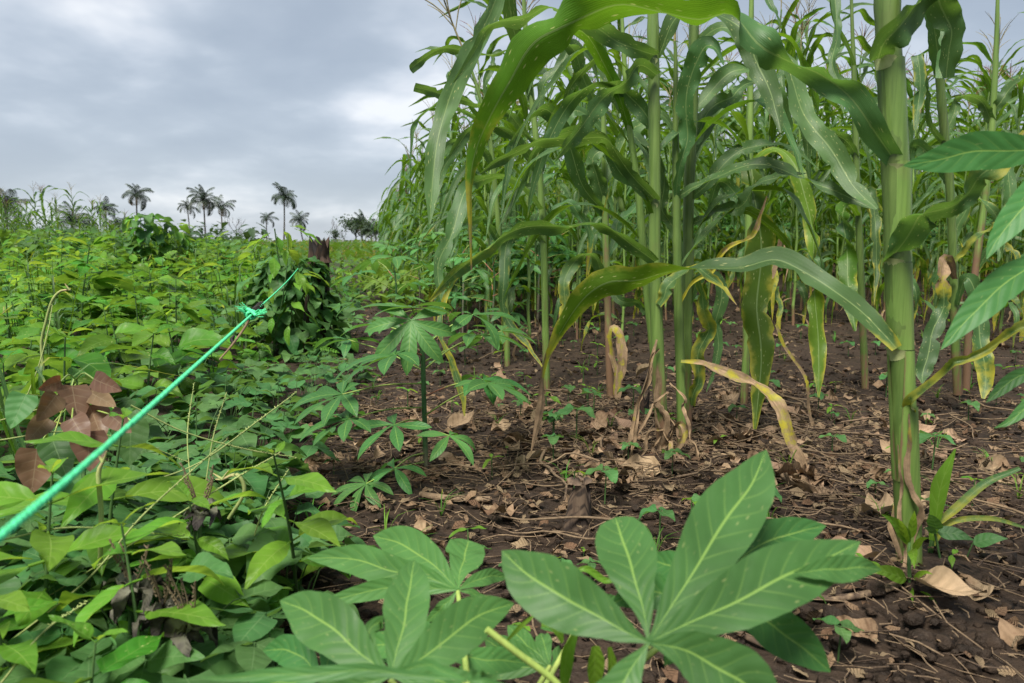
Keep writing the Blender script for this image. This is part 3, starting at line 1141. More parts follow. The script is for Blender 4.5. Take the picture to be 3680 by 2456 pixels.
def near_maize():
    # 1: thick stalk on the right
    Yb = 1.09
    base = A(2088, 1372, Yb)
    r1 = thing('maize_plant', 'thick pale green maize stalk standing nearest the camera on the right', 'maize plant', 'near maize plants', loc=base)
    traced_stem(r1, [A(2088, 1385, Yb), A(2078, 1150, Yb), A(2070, 900, Yb), A(2060, 700, Yb), A(2055, 500, Yb), A(2045, 250, Yb), A(2036, 40, Yb), A(2030, -260, Yb), A(2025, -700, Yb)],
                [0.0175, 0.0170, 0.0172, 0.0172, 0.0172, 0.0175, 0.0168, 0.015, 0.010], nodes=(0.235, 0.335, 0.42, 0.545, 0.70), age=(0.6, 0.36, 0.24, 0.15, 0.05, 0, 0, 0, 0, 0, 0))
    KEEP.append((base.x, base.y, 0.12))
    for (xa, ya), (xb, yb), az_, ag_ in (((2058, 372), (2060, 600), 3.3, (0, 0)), ((2060, 602), (2066, 800), 0.4, (0, 0.1)), ((2066, 802), (2076, 1100), 3.6, (0.25, 0.3)), ((2074, 930), (2088, 1360), 0.2, (0.12, 0.5)), ((2042, 135), (2054, 372), 0.3, (0, 0))):
        sheath(r1, A(xa, ya, Yb), A(xb, yb, Yb), 0.0178, az_, ag_)
    w = 0.075
    # long leaf that arches from the collar up to the left and hangs far over
    traced_leaf(r1, [(2058, 378), (2010, 310), (1955, 232), (1890, 178), (1810, 138), (1740, 95), (1668, 18), (1590, 30), (1500, 18), (1415, 12), (1320, 62), (1235, 108), (1172, 195), (1120, 275), (1088, 350), (1078, 440), (1082, 620)],
                [1.08, 1.07, 1.06, 1.05, 1.04, 1.04, 1.05, 1.06, 1.08, 1.10, 1.12, 1.15, 1.18, 1.2, 1.22, 1.23, 1.24],
                [0.028, 0.045, 0.052, 0.056, 0.062, 0.070, 0.076, 0.078, 0.080, 0.082, 0.082, 0.080, 0.072, 0.052, 0.036, 0.016, 0.004],
                [-10, 25, -28, 28, 48, -38, -125, -140, -125, -118, -150, -172, -165, -150, -170, -150, -140], fold=0.25, ruf=0.07, freq=26, age=(0, 0, 0, 0, 0.02, 0.05, 0.1, 0.15, 0.3, 0.42, 0.8), n=90, cols=9, edge=0.1)
    collar(r1, A(2058, 385, Yb), 0.0175, 3.6)
    traced_leaf(r1, [(2014, 135), (2030, 95), (2068, 50), (2105, 0), (2150, -40), (2180, 40), (2170, 180)], [1.08, 1.06, 1.05, 1.06, 1.08, 1.1, 1.12],
                [0.045, 0.055, 0.062, 0.066, 0.06, 0.05, 0.03], [-30, -42, -45, -30, 10, 30, 40], fold=0.3, age=(0, 0.2))
    collar(r1, A(2040, 140, Yb), 0.018, 3.6)
    traced_leaf(r1, [(2042, 596), (2058, 574), (2090, 525), (2140, 482), (2200, 446), (2258, 412), (2300, 370), (2349, 300)], [1.09, 1.07, 1.05, 1.03, 1.02, 1.0, 1.0, 1.0],
                [0.03, 0.05, 0.056, 0.058, 0.052, 0.046, 0.036, 0.004], [-35, -45, -42, -40, -38, -30, -30, -20], age=(0.05, 0.45), edge=0.12)
    collar(r1, A(2060, 600, Yb), 0.0175, 3.5)
    # low leaf sweeping left across the middle
    traced_leaf(r1, [(2056, 800), (2032, 770), (1975, 712), (1900, 662), (1835, 628), (1770, 602), (1690, 612), (1610, 606), (1540, 612), (1470, 640), (1405, 652), (1345, 690), (1295, 745), (1262, 805), (1246, 870), (1240, 940), (1218, 1040)],
                [1.07, 1.08, 1.1, 1.12, 1.15, 1.18, 1.2, 1.22, 1.25, 1.28, 1.3, 1.33, 1.36, 1.38, 1.4, 1.4, 1.4],
                [0.02, 0.028, 0.042, 0.048, 0.052, 0.058, 0.060, 0.06, 0.062, 0.066, 0.068, 0.062, 0.040, 0.028, 0.026, 0.022, 0.003],
                [-20, -15, -40, -44, -40, -62, -66, -58, -75, -110, -160, -172, -165, -140, -120, -150, -160], fold=0.28, ruf=0.07, freq=24, age=(0.3, 0.05, 0.05, 0.1, 0.12, 0.18, 0.22, 0.3, 0.55, 0.9, 1.0), n=90, cols=9, edge=0.2)
    collar(r1, A(2066, 805, Yb), 0.0172, 3.5)
    # rolled leaf rising to the right
    traced_leaf(r1, [(2088, 935), (2100, 915), (2150, 868), (2215, 822), (2290, 785), (2360, 755), (2460, 740)], [1.08, 1.06, 1.04, 1.02, 1.0, 0.99, 0.99],
                [0.02, 0.02, 0.017, 0.015, 0.016, 0.02, 0.02], [0, 20, 30, 30, 20, 20, 20], fold=0.9, ruf=0.0, age=(0.42, 0.25), edge=0.1)
    # dried sheath at the foot
    for pts, wd in (([(2075, 1372), (2052, 1300), (2046, 1215), (2050, 1160)], 0.009), ([(2092, 1360), (2103, 1280), (2090, 1080), (2085, 950)], 0.012), ([(2080, 1360), (2070, 1200), (2060, 1020)], 0.008)):
        traced_leaf(r1, pts, [Yb - 0.022] * len(pts), [wd] * (len(pts) - 1) + [0.002], 0, fold=-0.3, age=(0.95, 0.7), n=14, cols=5, name='dry_sheath')
    # prop roots at the foot
    for i in range(6):
        a = i * 1.05 + 0.3
        mb = MB()
        tube(mb, [base + Vector((math.cos(a) * 0.012, math.sin(a) * 0.012, 0.05)), base + Vector((math.cos(a) * 0.03, math.sin(a) * 0.03, 0.02)), base + Vector((math.cos(a) * 0.042, math.sin(a) * 0.042, -0.02))], (0.004, 0.0035, 0.002), 6, 6, (0.5, 0.9))
        part('root', mb, M_MSTEM, r1)

    # 2: central stalks
    Y2 = 1.68
    b = A(1530, 1095, Y2)
    r2 = thing('maize_plant', 'tallest pale maize stalk in the central clump, leftmost of its thick stems', 'maize plant', 'near maize plants', loc=b)
    traced_stem(r2, [A(1530, 1095, Y2), A(1516, 950, Y2), A(1508, 780, Y2), A(1502, 600, Y2), A(1502, 400, Y2), A(1500, 200, Y2), A(1498, 60, Y2), A(1494, -250, Y2), A(1490, -480, Y2)],
                [0.0155, 0.0150, 0.0142, 0.0135, 0.013, 0.0125, 0.0122, 0.010, 0.007], nodes=(0.16, 0.3, 0.44, 0.56, 0.68), age=(0.8, 0.45, 0.12, 0, 0, 0, 0, 0))
    KEEP.append((b.x, b.y, 0.2))
    LF = lambda *a, **k: traced_leaf(r2, *a, **k)
    LF([(1506, 128), (1470, 118), (1420, 92), (1375, 62), (1320, 52), (1250, 14), (1190, 36), (1130, 58), (1095, 110), (1040, 190)], (1.67, 1.5), [0.03, 0.045, 0.055, 0.055, 0.055, 0.056, 0.05, 0.04, 0.03, 0.004], [20, 30, -10, 35, 62, 55, 66, 70, 40, 20], age=(0, 0.2))
    LF([(1506, 172), (1470, 150), (1440, 170), (1400, 215), (1360, 262), (1310, 320), (1272, 372)], (1.66, 1.5), [0.03, 0.045, 0.055, 0.058, 0.056, 0.045, 0.004], [30, 40, 40, 35, 45, 55, 50], age=(0, 0.15))
    LF([(1506, 462), (1470, 420), (1430, 370), (1385, 326), (1330, 312), (1262, 314), (1205, 345), (1145, 368), (1100, 400)], (1.67, 1.52), [0.03, 0.045, 0.05, 0.05, 0.05, 0.05, 0.046, 0.03, 0.004], [20, 30, 30, 55, 66, 66, 55, 40, 40], age=(0, 0.2))
    LF([(1502, 600), (1460, 566), (1400, 528), (1330, 508), (1250, 514), (1170, 540), (1090, 590), (1030, 640), (985, 690)], (1.66, 1.42), [0.03, 0.04, 0.046, 0.046, 0.044, 0.044, 0.04, 0.03, 0.008], [20, 30, 55, 62, 62, 58, 50, 35, 30], fold=0.35, age=(0, 0.55))
    LF([(1505, 300), (1470, 245), (1430, 205), (1395, 190), (1350, 205), (1300, 250), (1260, 330), (1225, 420), (1210, 500)], (1.7, 1.75), 0.06, [20, 30, 40, 60, 50, 20, 10, -10, 0], age=(0, 0.25))
    LF([(1510, 130), (1545, 60), (1600, 20), (1665, 40), (1720, 95), (1752, 170), (1778, 250), (1792, 305)], (1.68, 1.5), [0.03, 0.05, 0.06, 0.06, 0.064, 0.058, 0.04, 0.005], [40, 50, 60, 50, 12, 5, 0, 0], age=(0, 0.2))
    LF([(1512, 700), (1540, 650), (1580, 620), (1640, 640), (1690, 700)], (1.66, 1.6), 0.045, [20, 40, 60, 40, 20], age=(0.2, 0.6), edge=0.2)
    collar(r2, A(1506, 140, Y2), 0.013, 3.4)
    collar(r2, A(1507, 470, Y2), 0.0135, 3.4)
    # dead leaves at the foot
    for pts, wd in (([(1520, 985), (1490, 1000), (1450, 1060), (1430, 1110), (1410, 1140)], 0.011), ([(1535, 880), (1560, 905), (1575, 960), (1582, 1010)], 0.010),
                    ([(1512, 800), (1488, 830), (1470, 930), (1455, 1020), (1440, 1060)], 0.010), ([(1540, 960), (1570, 1010), (1605, 1060), (1640, 1100)], 0.010),
                    ([(1525, 990), (1545, 1040), (1560, 1090), (1600, 1115)], 0.012), ([(1515, 1000), (1485, 1060), (1472, 1100), (1465, 1120)], 0.010),
                    ([(1508, 780), (1496, 820), (1478, 900), (1446, 980), (1432, 1040), (1418, 1100)], 0.009), ([(1530, 900), (1500, 930), (1462, 1000), (1440, 1060)], 0.008),
                    ([(1530, 1020), (1552, 980), (1560, 1000), (1552, 1060), (1548, 1100)], 0.014), ([(1540, 1040), (1585, 1050), (1620, 1090), (1668, 1112)], 0.009)):
        LF(pts, [Y2 - 0.02, Y2 - 0.1], [wd * 0.6] + [wd * random.uniform(0.8, 1.4) for _ in range(len(pts) - 2)] + [wd * 0.3], [random.uniform(-60, 60) for _ in pts], fold=0.9, ruf=0.15, freq=22, age=(0.85, 1.0), n=22, cols=5, name='dry_leaf_blade')
    # dried sheath on the lower stem
    for pts, wd in (([(1532, 1085), (1522, 1000), (1512, 900), (1508, 840)], 0.02), ([(1522, 1080), (1512, 1000), (1503, 940)], 0.014)):
        LF(pts, [Y2 - 0.018] * len(pts), [wd] * (len(pts) - 1) + [0.003], 0, fold=-0.4, age=(0.95, 0.8), n=14, cols=5, name='dry_sheath')

    Y3 = 1.72
    b = A(1568, 1088, Y3)
    r3 = thing('maize_plant', 'thin yellowish maize stalk with reddish tassel, middle stem of the central clump', 'maize plant', 'near maize plants', loc=b)
    traced_stem(r3, [A(1566, 1088, Y3), A(1562, 900, Y3), A(1556, 700, Y3), A(1552, 500, Y3), A(1550, 300, Y3), A(1550, 150, Y3), A(1548, 95, Y3)],
                [0.0115, 0.011, 0.0105, 0.0095, 0.007, 0.0045, 0.003], nodes=(0.2, 0.38, 0.56, 0.75), age=(0.75, 0.3, 0, 0, 0, 0.1))
    mt = link('tassel', TASSELS[2], r3, Matrix.Translation(A(1548, 100, Y3) - b) @ Matrix.Scale(0.75, 4))
    LF = lambda *a, **k: traced_leaf(r3, *a, **k)
    LF([(1552, 470), (1558, 400), (1572, 300), (1590, 180), (1612, 112), (1640, 110), (1660, 150)], (1.72, 1.6), [0.01, 0.03, 0.048, 0.058, 0.062, 0.04, 0.004], [0, 0, 0, 5, 30, 60, 50], age=(0, 0.1))
    LF([(1556, 452), (1600, 424), (1650, 404), (1715, 388), (1780, 392), (1840, 404), (1900, 430), (1965, 462), (2005, 480)], (1.72, 1.5), [0.02, 0.035, 0.045, 0.048, 0.046, 0.044, 0.04, 0.03, 0.004], [30, 40, 55, 64, 68, 60, 40, 30, 30], age=(0, 0.1))
    LF([(1552, 560), (1530, 480), (1520, 420), (1500, 360), (1470, 330)], (1.72, 1.75), 0.04, [20, 30, 30, 40, 40], age=(0, 0.2))
    LF([(1562, 830), (1620, 838), (1690, 856), (1750, 908), (1795, 958), (1828, 1030), (1850, 1095), (1862, 1145)], (1.7, 1.55), [0.01, 0.022, 0.034, 0.04, 0.038, 0.03, 0.02, 0.012], [30, 45, 35, 25, 20, 15, 25, 10], fold=0.35, age=(0.5, 0.66, 0.74, 0.64, 0.76, 0.95, 1.0), edge=0.05)
    LF([(1560, 700), (1600, 640), (1650, 600), (1700, 560), (1735, 520), (1760, 450)], (1.72, 1.62), [0.008, 0.012, 0.014, 0.016, 0.014, 0.003], 20, fold=0.8, age=(0.5, 0.9))

    Y4 = 1.8
    b = A(1575, 1060, Y4)
    r4 = thing('maize_plant', 'greyish maize stalk at the right back of the central clump', 'maize plant', 'near maize plants', loc=b)
    traced_stem(r4, [A(1576, 1062, Y4), A(1574, 850, Y4), A(1578, 640, Y4), A(1580, 450, Y4), A(1588, 280, Y4), A(1592, 60, Y4), A(1595, -200, Y4), A(1595, -400, Y4)],
                [0.0135, 0.013, 0.0128, 0.0125, 0.012, 0.0115, 0.009, 0.006], nodes=(0.2, 0.35, 0.5, 0.62), age=(0.8, 0.3, 0, 0, 0, 0))
    LF = lambda *a, **k: traced_leaf(r4, *a, **k)
    LF([(1588, 512), (1640, 492), (1700, 462), (1750, 425), (1800, 402), (1850, 398)], (1.8, 1.68), [0.03, 0.044, 0.05, 0.045, 0.035, 0.004], [40, 50, 45, 50, 60, 60], age=(0, 0.1))
    LF([(1588, 452), (1620, 425), (1670, 370), (1715, 335), (1770, 328), (1830, 350), (1880, 390)], (1.8, 1.75), 0.05, [30, 20, 35, 55, 60, 50, 40], age=(0, 0.2))
    LF([(1592, 250), (1640, 205), (1690, 170), (1740, 180), (1790, 240), (1820, 320), (1835, 400)], (1.8, 1.85), 0.055, [20, 30, 40, 55, 20, 10, 10], age=(0, 0.1))
    LF([(1590, 330), (1640, 250), (1700, 200), (1740, 185)], (1.82, 1.95), 0.055, [10, 15, 20, 30], age=(0, 0.5))
    LF([(1596, 100), (1660, 60), (1740, 110), (1810, 160), (1852, 262), (1905, 345), (1960, 430), (2012, 480)], (1.8, 1.45), [0.03, 0.05, 0.062, 0.066, 0.066, 0.06, 0.045, 0.01], [30, 40, 50, 40, 15, 12, 15, 20], age=(0, 0.2))
    LF([(1585, 930), (1600, 850), (1620, 780), (1615, 700), (1600, 640)], (1.79, 1.7), [0.03, 0.04, 0.045, 0.035, 0.02], [20, 0, 10, 20, 30], age=(0.35, 0.1), edge=0.25)
    LF([(1580, 700), (1610, 640), (1640, 640), (1650, 720), (1640, 840), (1620, 900)], (1.8, 1.75), 0.045, [30, 40, 60, 10, 0, 10], age=(0, 0.2))

    Y5 = 1.76
    b = A(1535, 1060, Y5)
    r5 = thing('maize_plant', 'slim maize stalk leaning left out of the central clump', 'maize plant', 'near maize plants', loc=b)
    traced_stem(r5, [A(1528, 1060, Y5), A(1508, 860, Y5), A(1490, 720, Y5), A(1474, 560, Y5), A(1462, 420, Y5), A(1440, 260, Y5), A(1430, 100, Y5), A(1425, 0, Y5)],
                [0.011, 0.0105, 0.010, 0.0095, 0.008, 0.0065, 0.005, 0.003], nodes=(0.25, 0.45, 0.65), age=(0.6, 0.1, 0, 0))
    LF = lambda *a, **k: traced_leaf(r5, *a, **k)
    LF([(1488, 720), (1440, 690), (1400, 660), (1350, 640)], (1.76, 1.8), 0.03, 30, age=(0.1, 0.5))
    LF([(1462, 420), (1430, 400), (1385, 350), (1320, 300), (1270, 310), (1230, 350), (1200, 420), (1170, 490)], (1.76, 1.85), 0.05, [30, 40, 30, 55, 60, 40, 20, 10], age=(0, 0.2))
    LF([(1440, 265), (1410, 215), (1390, 140), (1375, 120), (1340, 150), (1300, 230), (1285, 300)], (1.77, 1.9), 0.05, [30, 30, 40, 60, 30, 10, 0], age=(0, 0.2))
    LF([(1440, 260), (1455, 190), (1480, 130), (1505, 110)], (1.76, 1.75), 0.02, 40, age=(0.2, 0.8))

    # further drooping blades of the central stalks
    for rt, (x, yv, Yd), az_, sc_, lm_ in ((r2, (1500, 250, 1.68), 2.6, 0.62, 0), (r2, (1502, 360, 1.68), 0.5, 0.6, 1), (r2, (1502, 520, 1.68), 3.4, 0.6, 2), (r3, (1553, 380, 1.72), 5.6, 0.55, 3), (r3, (1556, 620, 1.72), 0.3, 0.55, 4),
                                           (r4, (1584, 380, 1.8), 0.9, 0.66, 5), (r4, (1590, 200, 1.8), 0.2, 0.7, 6), (r4, (1580, 560, 1.8), 5.9, 0.6, 7), (r5, (1474, 560, 1.76), 3.0, 0.55, 1), (r5, (1455, 350, 1.76), 2.4, 0.6, 3), (r5, (1445, 300, 1.76), 3.9, 0.6, 5),
                                           (r4, (1578, 640, 1.8), 2.0, 0.5, 2), (r2, (1503, 450, 1.68), 1.7, 0.6, 4)):
        link('leaf', ML_MID[lm_], rt, orient(az_, random.uniform(-0.15, 0.1), 0, A(x, yv, Yd) - rt.location, sc_))

    # 3: stalks further left
    def side_plant(label, Y, stem, rads, leaves, age=(0.6, 0.2, 0, 0)):
        b = A(stem[0][0], stem[0][1], Y)
        rt = thing('maize_plant', label, 'maize plant', 'near maize plants', loc=b)
        KEEP.append((b.x, b.y, 0.15))
        traced_stem(rt, [A(x, y, Y) for x, y in stem], rads, nodes=(0.2, 0.35, 0.5, 0.65, 0.8), age=age)
        for a in leaves:
            traced_leaf(rt, *a[:5], **(a[5] if len(a) > 5 else {}))
        return rt, b

    def L_(pts, Y0, Y1, w, roll, age=(0, 0.2), edge=0.0):
        return (pts, (Y0, Y1), w, roll, 0.22, dict(age=age, edge=edge))
    side_plant('maize plant with short drooping leaves left of the central clump', 2.42,
               [(1402, 945), (1398, 850), (1394, 700), (1390, 560), (1388, 470), (1385, 300), (1380, 100), (1378, -50)], [0.0125, 0.012, 0.0115, 0.011, 0.0105, 0.009, 0.007, 0.004],
               [L_([(1390, 470), (1370, 420), (1365, 360), (1390, 345), (1410, 400), (1405, 450)], 2.42, 2.35, 0.07, [30, 20, 20, 40, 10, 0]),
                L_([(1388, 490), (1340, 430), (1300, 330), (1255, 260), (1215, 270), (1180, 330), (1160, 420), (1150, 500)], 2.42, 2.2, 0.07, [20, 10, 30, 50, 60, 20, 10, 0]),
                L_([(1393, 660), (1370, 600), (1330, 590), (1300, 640), (1290, 720), (1280, 790)], 2.4, 2.3, 0.065, [30, 40, 60, 10, 0, 0], (0.1, 0.7), 0.2),
                L_([(1388, 420), (1420, 360), (1450, 300), (1500, 260), (1540, 290), (1560, 360)], 2.44, 2.6, 0.06, 30),
                L_([(1386, 260), (1350, 200), (1320, 120), (1280, 90), (1240, 130), (1210, 220)], 2.42, 2.3, 0.06, [20, 30, 30, 60, 30, 10]),
                L_([(1400, 930), (1410, 860), (1405, 790), (1412, 755), (1425, 800), (1418, 900), (1410, 930)], 2.42, 2.36, [0.01, 0.02, 0.03, 0.04, 0.045, 0.03, 0.01], [0, 10, 20, 30, 10, 0, 0], (0.6, 0.75), 0.2),
                L_([(1392, 600), (1420, 520), (1460, 470), (1500, 480)], 2.44, 2.6, 0.05, 30)], (0.9, 0.4, 0.05, 0))
    side_plant('maize plant whose long leaves hang at the field edge beside the open sky', 2.5,
               [(1256, 960), (1252, 800), (1248, 600), (1238, 400), (1222, 250), (1205, 60), (1200, -60)], [0.013, 0.012, 0.0115, 0.011, 0.010, 0.008, 0.004],
               [L_([(1215, 180), (1180, 60), (1160, -60), (1150, -50), (1120, 40), (1085, 115), (1035, 210), (1005, 310), (992, 420), (985, 515)], 2.2, 1.55, [0.03, 0.05, 0.055, 0.056, 0.058, 0.06, 0.06, 0.055, 0.045, 0.004], [20, 30, 50, 30, 10, -25, 35, -15, 10, 20], (0, 0.15)),
                L_([(1222, 250), (1200, 160), (1165, 110), (1120, 125), (1070, 122), (1010, 112), (965, 140), (940, 160)], 2.5, 2.3, [0.02, 0.04, 0.045, 0.045, 0.045, 0.045, 0.04, 0.035], [20, 40, 55, 60, 62, 58, 40, 20], (0, 0.1)),
                L_([(1232, 330), (1190, 290), (1140, 250), (1090, 232), (1030, 222), (985, 208), (950, 200)], 2.48, 2.3, [0.02, 0.04, 0.045, 0.04, 0.04, 0.04, 0.035], [30, 40, 50, 45, 30, 20, 15], (0, 0.1)),
                L_([(1238, 400), (1190, 330), (1130, 290), (1070, 300), (1030, 360), (1005, 430), (990, 500)], 2.5, 2.2, 0.055, [20, 30, 50, 55, 30, 10, 10], (0, 0.1)),
                L_([(1242, 480), (1200, 430), (1150, 400), (1090, 420), (1055, 470), (1030, 540), (1005, 610), (1012, 690)], 2.48, 1.95, [0.02, 0.04, 0.05, 0.055, 0.062, 0.06, 0.04, 0.03], [30, 40, 50, 30, 0, -10, 20, 30], (0, 0.3)),
                L_([(1100, 590), (1030, 655), (1012, 700), (1018, 770), (1035, 840), (1058, 900), (1066, 955)], 1.95, 1.85, [0.02, 0.018, 0.02, 0.018, 0.024, 0.026, 0.004], 10, (0.3, 0.45), 0.15),
                L_([(1248, 560), (1210, 520), (1170, 560), (1150, 640), (1170, 740), (1215, 800), (1250, 850)], 2.5, 2.3, 0.05, [30, 50, 30, 0, 10, 20, 20], (0.1, 0.5), 0.2),
                L_([(1225, 270), (1260, 180), (1310, 110), (1350, 130), (1380, 210)], 2.52, 2.6, 0.055, 30),
                L_([(1235, 380), (1280, 300), (1330, 260), (1380, 300), (1400, 380)], 2.52, 2.6, 0.055, [20, 30, 50, 20, 10]),
                L_([(1245, 540), (1280, 480), (1320, 470), (1350, 540), (1345, 640)], 2.52, 2.6, 0.055, [20, 30, 50, 10, 0], (0.0, 0.6), 0.2)])
    rt, rb = side_plant('slender maize plant with reddish tassel against the sky at the field edge', 3.1,
               [(1165, 900), (1160, 700), (1140, 480), (1120, 300), (1075, 140), (1062, 110)], [0.013, 0.012, 0.011, 0.009, 0.005, 0.003],
               [L_([(1125, 330), (1090, 270), (1040, 240), (980, 250), (950, 290), (940, 380)], 3.1, 2.9, [0.02, 0.035, 0.035, 0.03, 0.025, 0.004], [20, 40, 55, 50, 30, 20]),
                L_([(1130, 380), (1100, 340), (1050, 320), (1000, 360), (980, 430), (985, 500)], 3.1, 2.9, 0.05, [20, 40, 50, 20, 0, 0]),
                L_([(1110, 250), (1120, 180), (1140, 120), (1165, 130)], 3.1, 3.2, 0.04, 30),
                L_([(1150, 560), (1110, 500), (1060, 520), (1030, 600)], 3.1, 2.9, 0.055, [20, 40, 30, 0]),
                L_([(1145, 520), (1190, 450), (1230, 440), (1260, 520)], 3.1, 3.2, 0.055, [20, 40, 30, 0])])
    link('tassel', TASSELS[0], rt, Matrix.Translation(A(1062, 112, 3.1) - rb) @ Matrix.Rotation(-0.4, 4, 'Y') @ Matrix.Scale(0.95, 4))
    # 4: stalks right of the middle
    side_plant('maize plant with wide yellow-edged hanging leaves right of the central clump', 2.35,
               [(1705, 960), (1712, 800), (1716, 600), (1718, 440), (1720, 300), (1722, 120), (1724, 0), (1725, -150)], [0.0125, 0.012, 0.0115, 0.011, 0.0105, 0.009, 0.007, 0.004],
               [L_([(1718, 420), (1722, 380), (1730, 420), (1738, 520), (1742, 640), (1744, 760), (1742, 880), (1732, 985)], 2.1, 1.85, [0.03, 0.06, 0.08, 0.095, 0.10, 0.095, 0.055, 0.012], [-140, -130, -160, 180, 176, 184, 188, 200], (0.14, 0.30), 0.26),
                L_([(1720, 380), (1770, 340), (1820, 370), (1850, 440), (1862, 560), (1872, 700), (1878, 820), (1878, 912)], 2.3, 2.0, [0.02, 0.045, 0.055, 0.058, 0.058, 0.06, 0.05, 0.005], [-150, -125, -140, -160, -170, 185, 180, 180], (0.12, 0.30), 0.24),
                L_([(1722, 260), (1760, 200), (1800, 170), (1830, 240), (1850, 340), (1860, 440)], 2.35, 2.4, 0.06, [20, 40, 60, 10, 0, 0]),
                L_([(1780, 745), (1800, 790), (1832, 845), (1856, 915), (1868, 985), (1876, 1055)], 2.1, 2.0, [0.01, 0.014, 0.012, 0.014, 0.012, 0.006], 20, (0.6, 0.95), 0.1),
                L_([(1714, 720), (1750, 680), (1790, 560), (1800, 545), (1808, 600), (1800, 650)], 2.3, 2.2, 0.02, 20, (0.9, 1.0)),
                L_([(1716, 520), (1690, 450), (1660, 420), (1630, 460), (1610, 540)], 2.4, 2.5, 0.055, [20, 30, 55, 10, 0])])
    side_plant('maize plant behind the thick stalk with hanging green leaves over bare soil', 2.6,
               [(1985, 900), (1980, 760), (1972, 560), (1965, 380), (1960, 200), (1955, 60), (1950, -100)], [0.0125, 0.012, 0.0115, 0.010, 0.009, 0.006, 0.004],
               [L_([(1970, 500), (1950, 470), (1935, 500), (1940, 580), (1950, 680), (1962, 760)], 2.6, 2.3, [0.02, 0.05, 0.068, 0.075, 0.066, 0.01], [-150, -130, -160, 180, 185, 180], (0.05, 0.25), 0.2),
                L_([(1972, 480), (1990, 440), (2010, 500), (2012, 600), (2005, 700)], 2.6, 2.4, 0.055, [30, 50, 20, 0, 5], (0.1, 0.4), 0.25),
                L_([(1960, 150), (1930, 60), (1915, -20), (1912, 40), (1920, 100), (1910, 150), (1928, 200), (1935, 260)], 2.4, 2.0, [0.02, 0.03, 0.036, 0.04, 0.038, 0.036, 0.03, 0.004], [40, 50, 50, 10, 30, -20, 10, 0]),
                L_([(1965, 360), (1930, 310), (1880, 300), (1840, 340), (1820, 420)], 2.6, 2.5, 0.06, [20, 40, 60, 10, 0]),
                L_([(1962, 300), (2000, 240), (2040, 240), (2080, 300), (2090, 380)], 2.6, 2.6, 0.06, [20, 40, 60, 10, 0])])
    # 5: pair at the right
    side_plant('maize stalk with pale grey withered leaves right of the thick stalk', 2.28,
               [(2198, 905), (2192, 800), (2188, 650), (2180, 450), (2168, 320), (2155, 170), (2148, 0), (2145, -160)], [0.0135, 0.013, 0.0125, 0.012, 0.0125, 0.012, 0.010, 0.006],
               [L_([(2155, 175), (2150, 120), (2140, 60), (2128, -10), (2150, -60), (2175, 0), (2170, 100), (2155, 180)], 2.28, 2.1, [0.03, 0.06, 0.065, 0.06, 0.05, 0.05, 0.05, 0.03], [20, 0, -10, 10, 60, 20, 0, 0], (0, 0.15)),
                L_([(2168, 330), (2140, 290), (2118, 200), (2112, 130), (2106, 230), (2100, 300)], 2.28, 2.15, [0.02, 0.03, 0.035, 0.04, 0.04, 0.01], [20, 40, 30, 20, 10, 0], (0.08, 0.2), 0.2),
                L_([(2192, 640), (2175, 600), (2165, 620), (2160, 700), (2140, 780), (2118, 850), (2115, 880)], 2.26, 2.1, [0.02, 0.045, 0.055, 0.052, 0.064, 0.058, 0.006], [30, 40, 10, 0, 0, 10, 10], (0.8, 0.78, 0.66, 0.12, 0.05, 0.08, 0.2), 0.12),
                L_([(2196, 700), (2215, 640), (2235, 680), (2250, 780), (2262, 860), (2255, 915)], 2.26, 2.1, [0.02, 0.045, 0.058, 0.064, 0.062, 0.014], [30, 40, 10, 0, 0, 10], (0.1, 0.45), 0.15),
                L_([(2185, 560), (2210, 480), (2240, 450), (2290, 520), (2300, 600)], 2.3, 2.3, 0.05, [20, 40, 60, 10, 0], (0.12, 0.3), 0.2),
                L_([(2178, 420), (2140, 360), (2100, 340), (2060, 400), (2040, 480)], 2.3, 2.4, 0.06, [20, 40, 60, 10, 0]),
                L_([(2188, 600), (2250, 540), (2310, 500), (2349, 520)], 2.26, 2.1, 0.03, [20, 40, 50, 40], (0.4, 0.7))])
    side_plant('maize stalk with reddish stem and yellow hanging leaf at the right edge', 2.5,
               [(2216, 895), (2222, 760), (2240, 600), (2262, 440), (2275, 300), (2285, 120), (2290, -60)], [0.012, 0.0115, 0.011, 0.0105, 0.010, 0.008, 0.004],
               [L_([(2265, 420), (2285, 360), (2310, 340), (2318, 420), (2305, 520), (2290, 600)], 2.5, 2.35, [0.02, 0.04, 0.05, 0.05, 0.045, 0.01], [30, 50, 20, 0, 0, 0], (0.02, 0.12), 0.2),
                L_([(2275, 280), (2240, 220), (2200, 230), (2170, 300), (2160, 380)], 2.5, 2.5, 0.06, [20, 40, 55, 10, 0]),
                L_([(2278, 260), (2320, 200), (2360, 190), (2400, 260)], 2.5, 2.4, 0.06, [20, 40, 55, 10]),
                L_([(2240, 620), (2280, 560), (2320, 570), (2345, 650)], 2.5, 2.4, 0.05, [20, 40, 30, 10], (0.2, 0.6), 0.2)], (0.75, 0.5, 0.2, 0))


near_maize()

# tassel of the slender plant
H_MAIZE = [max(me.vertices[i].co.z for i in range(len(me.vertices))) for p in P_MAIZE for (nm, me, _) in p if nm == 'stem']


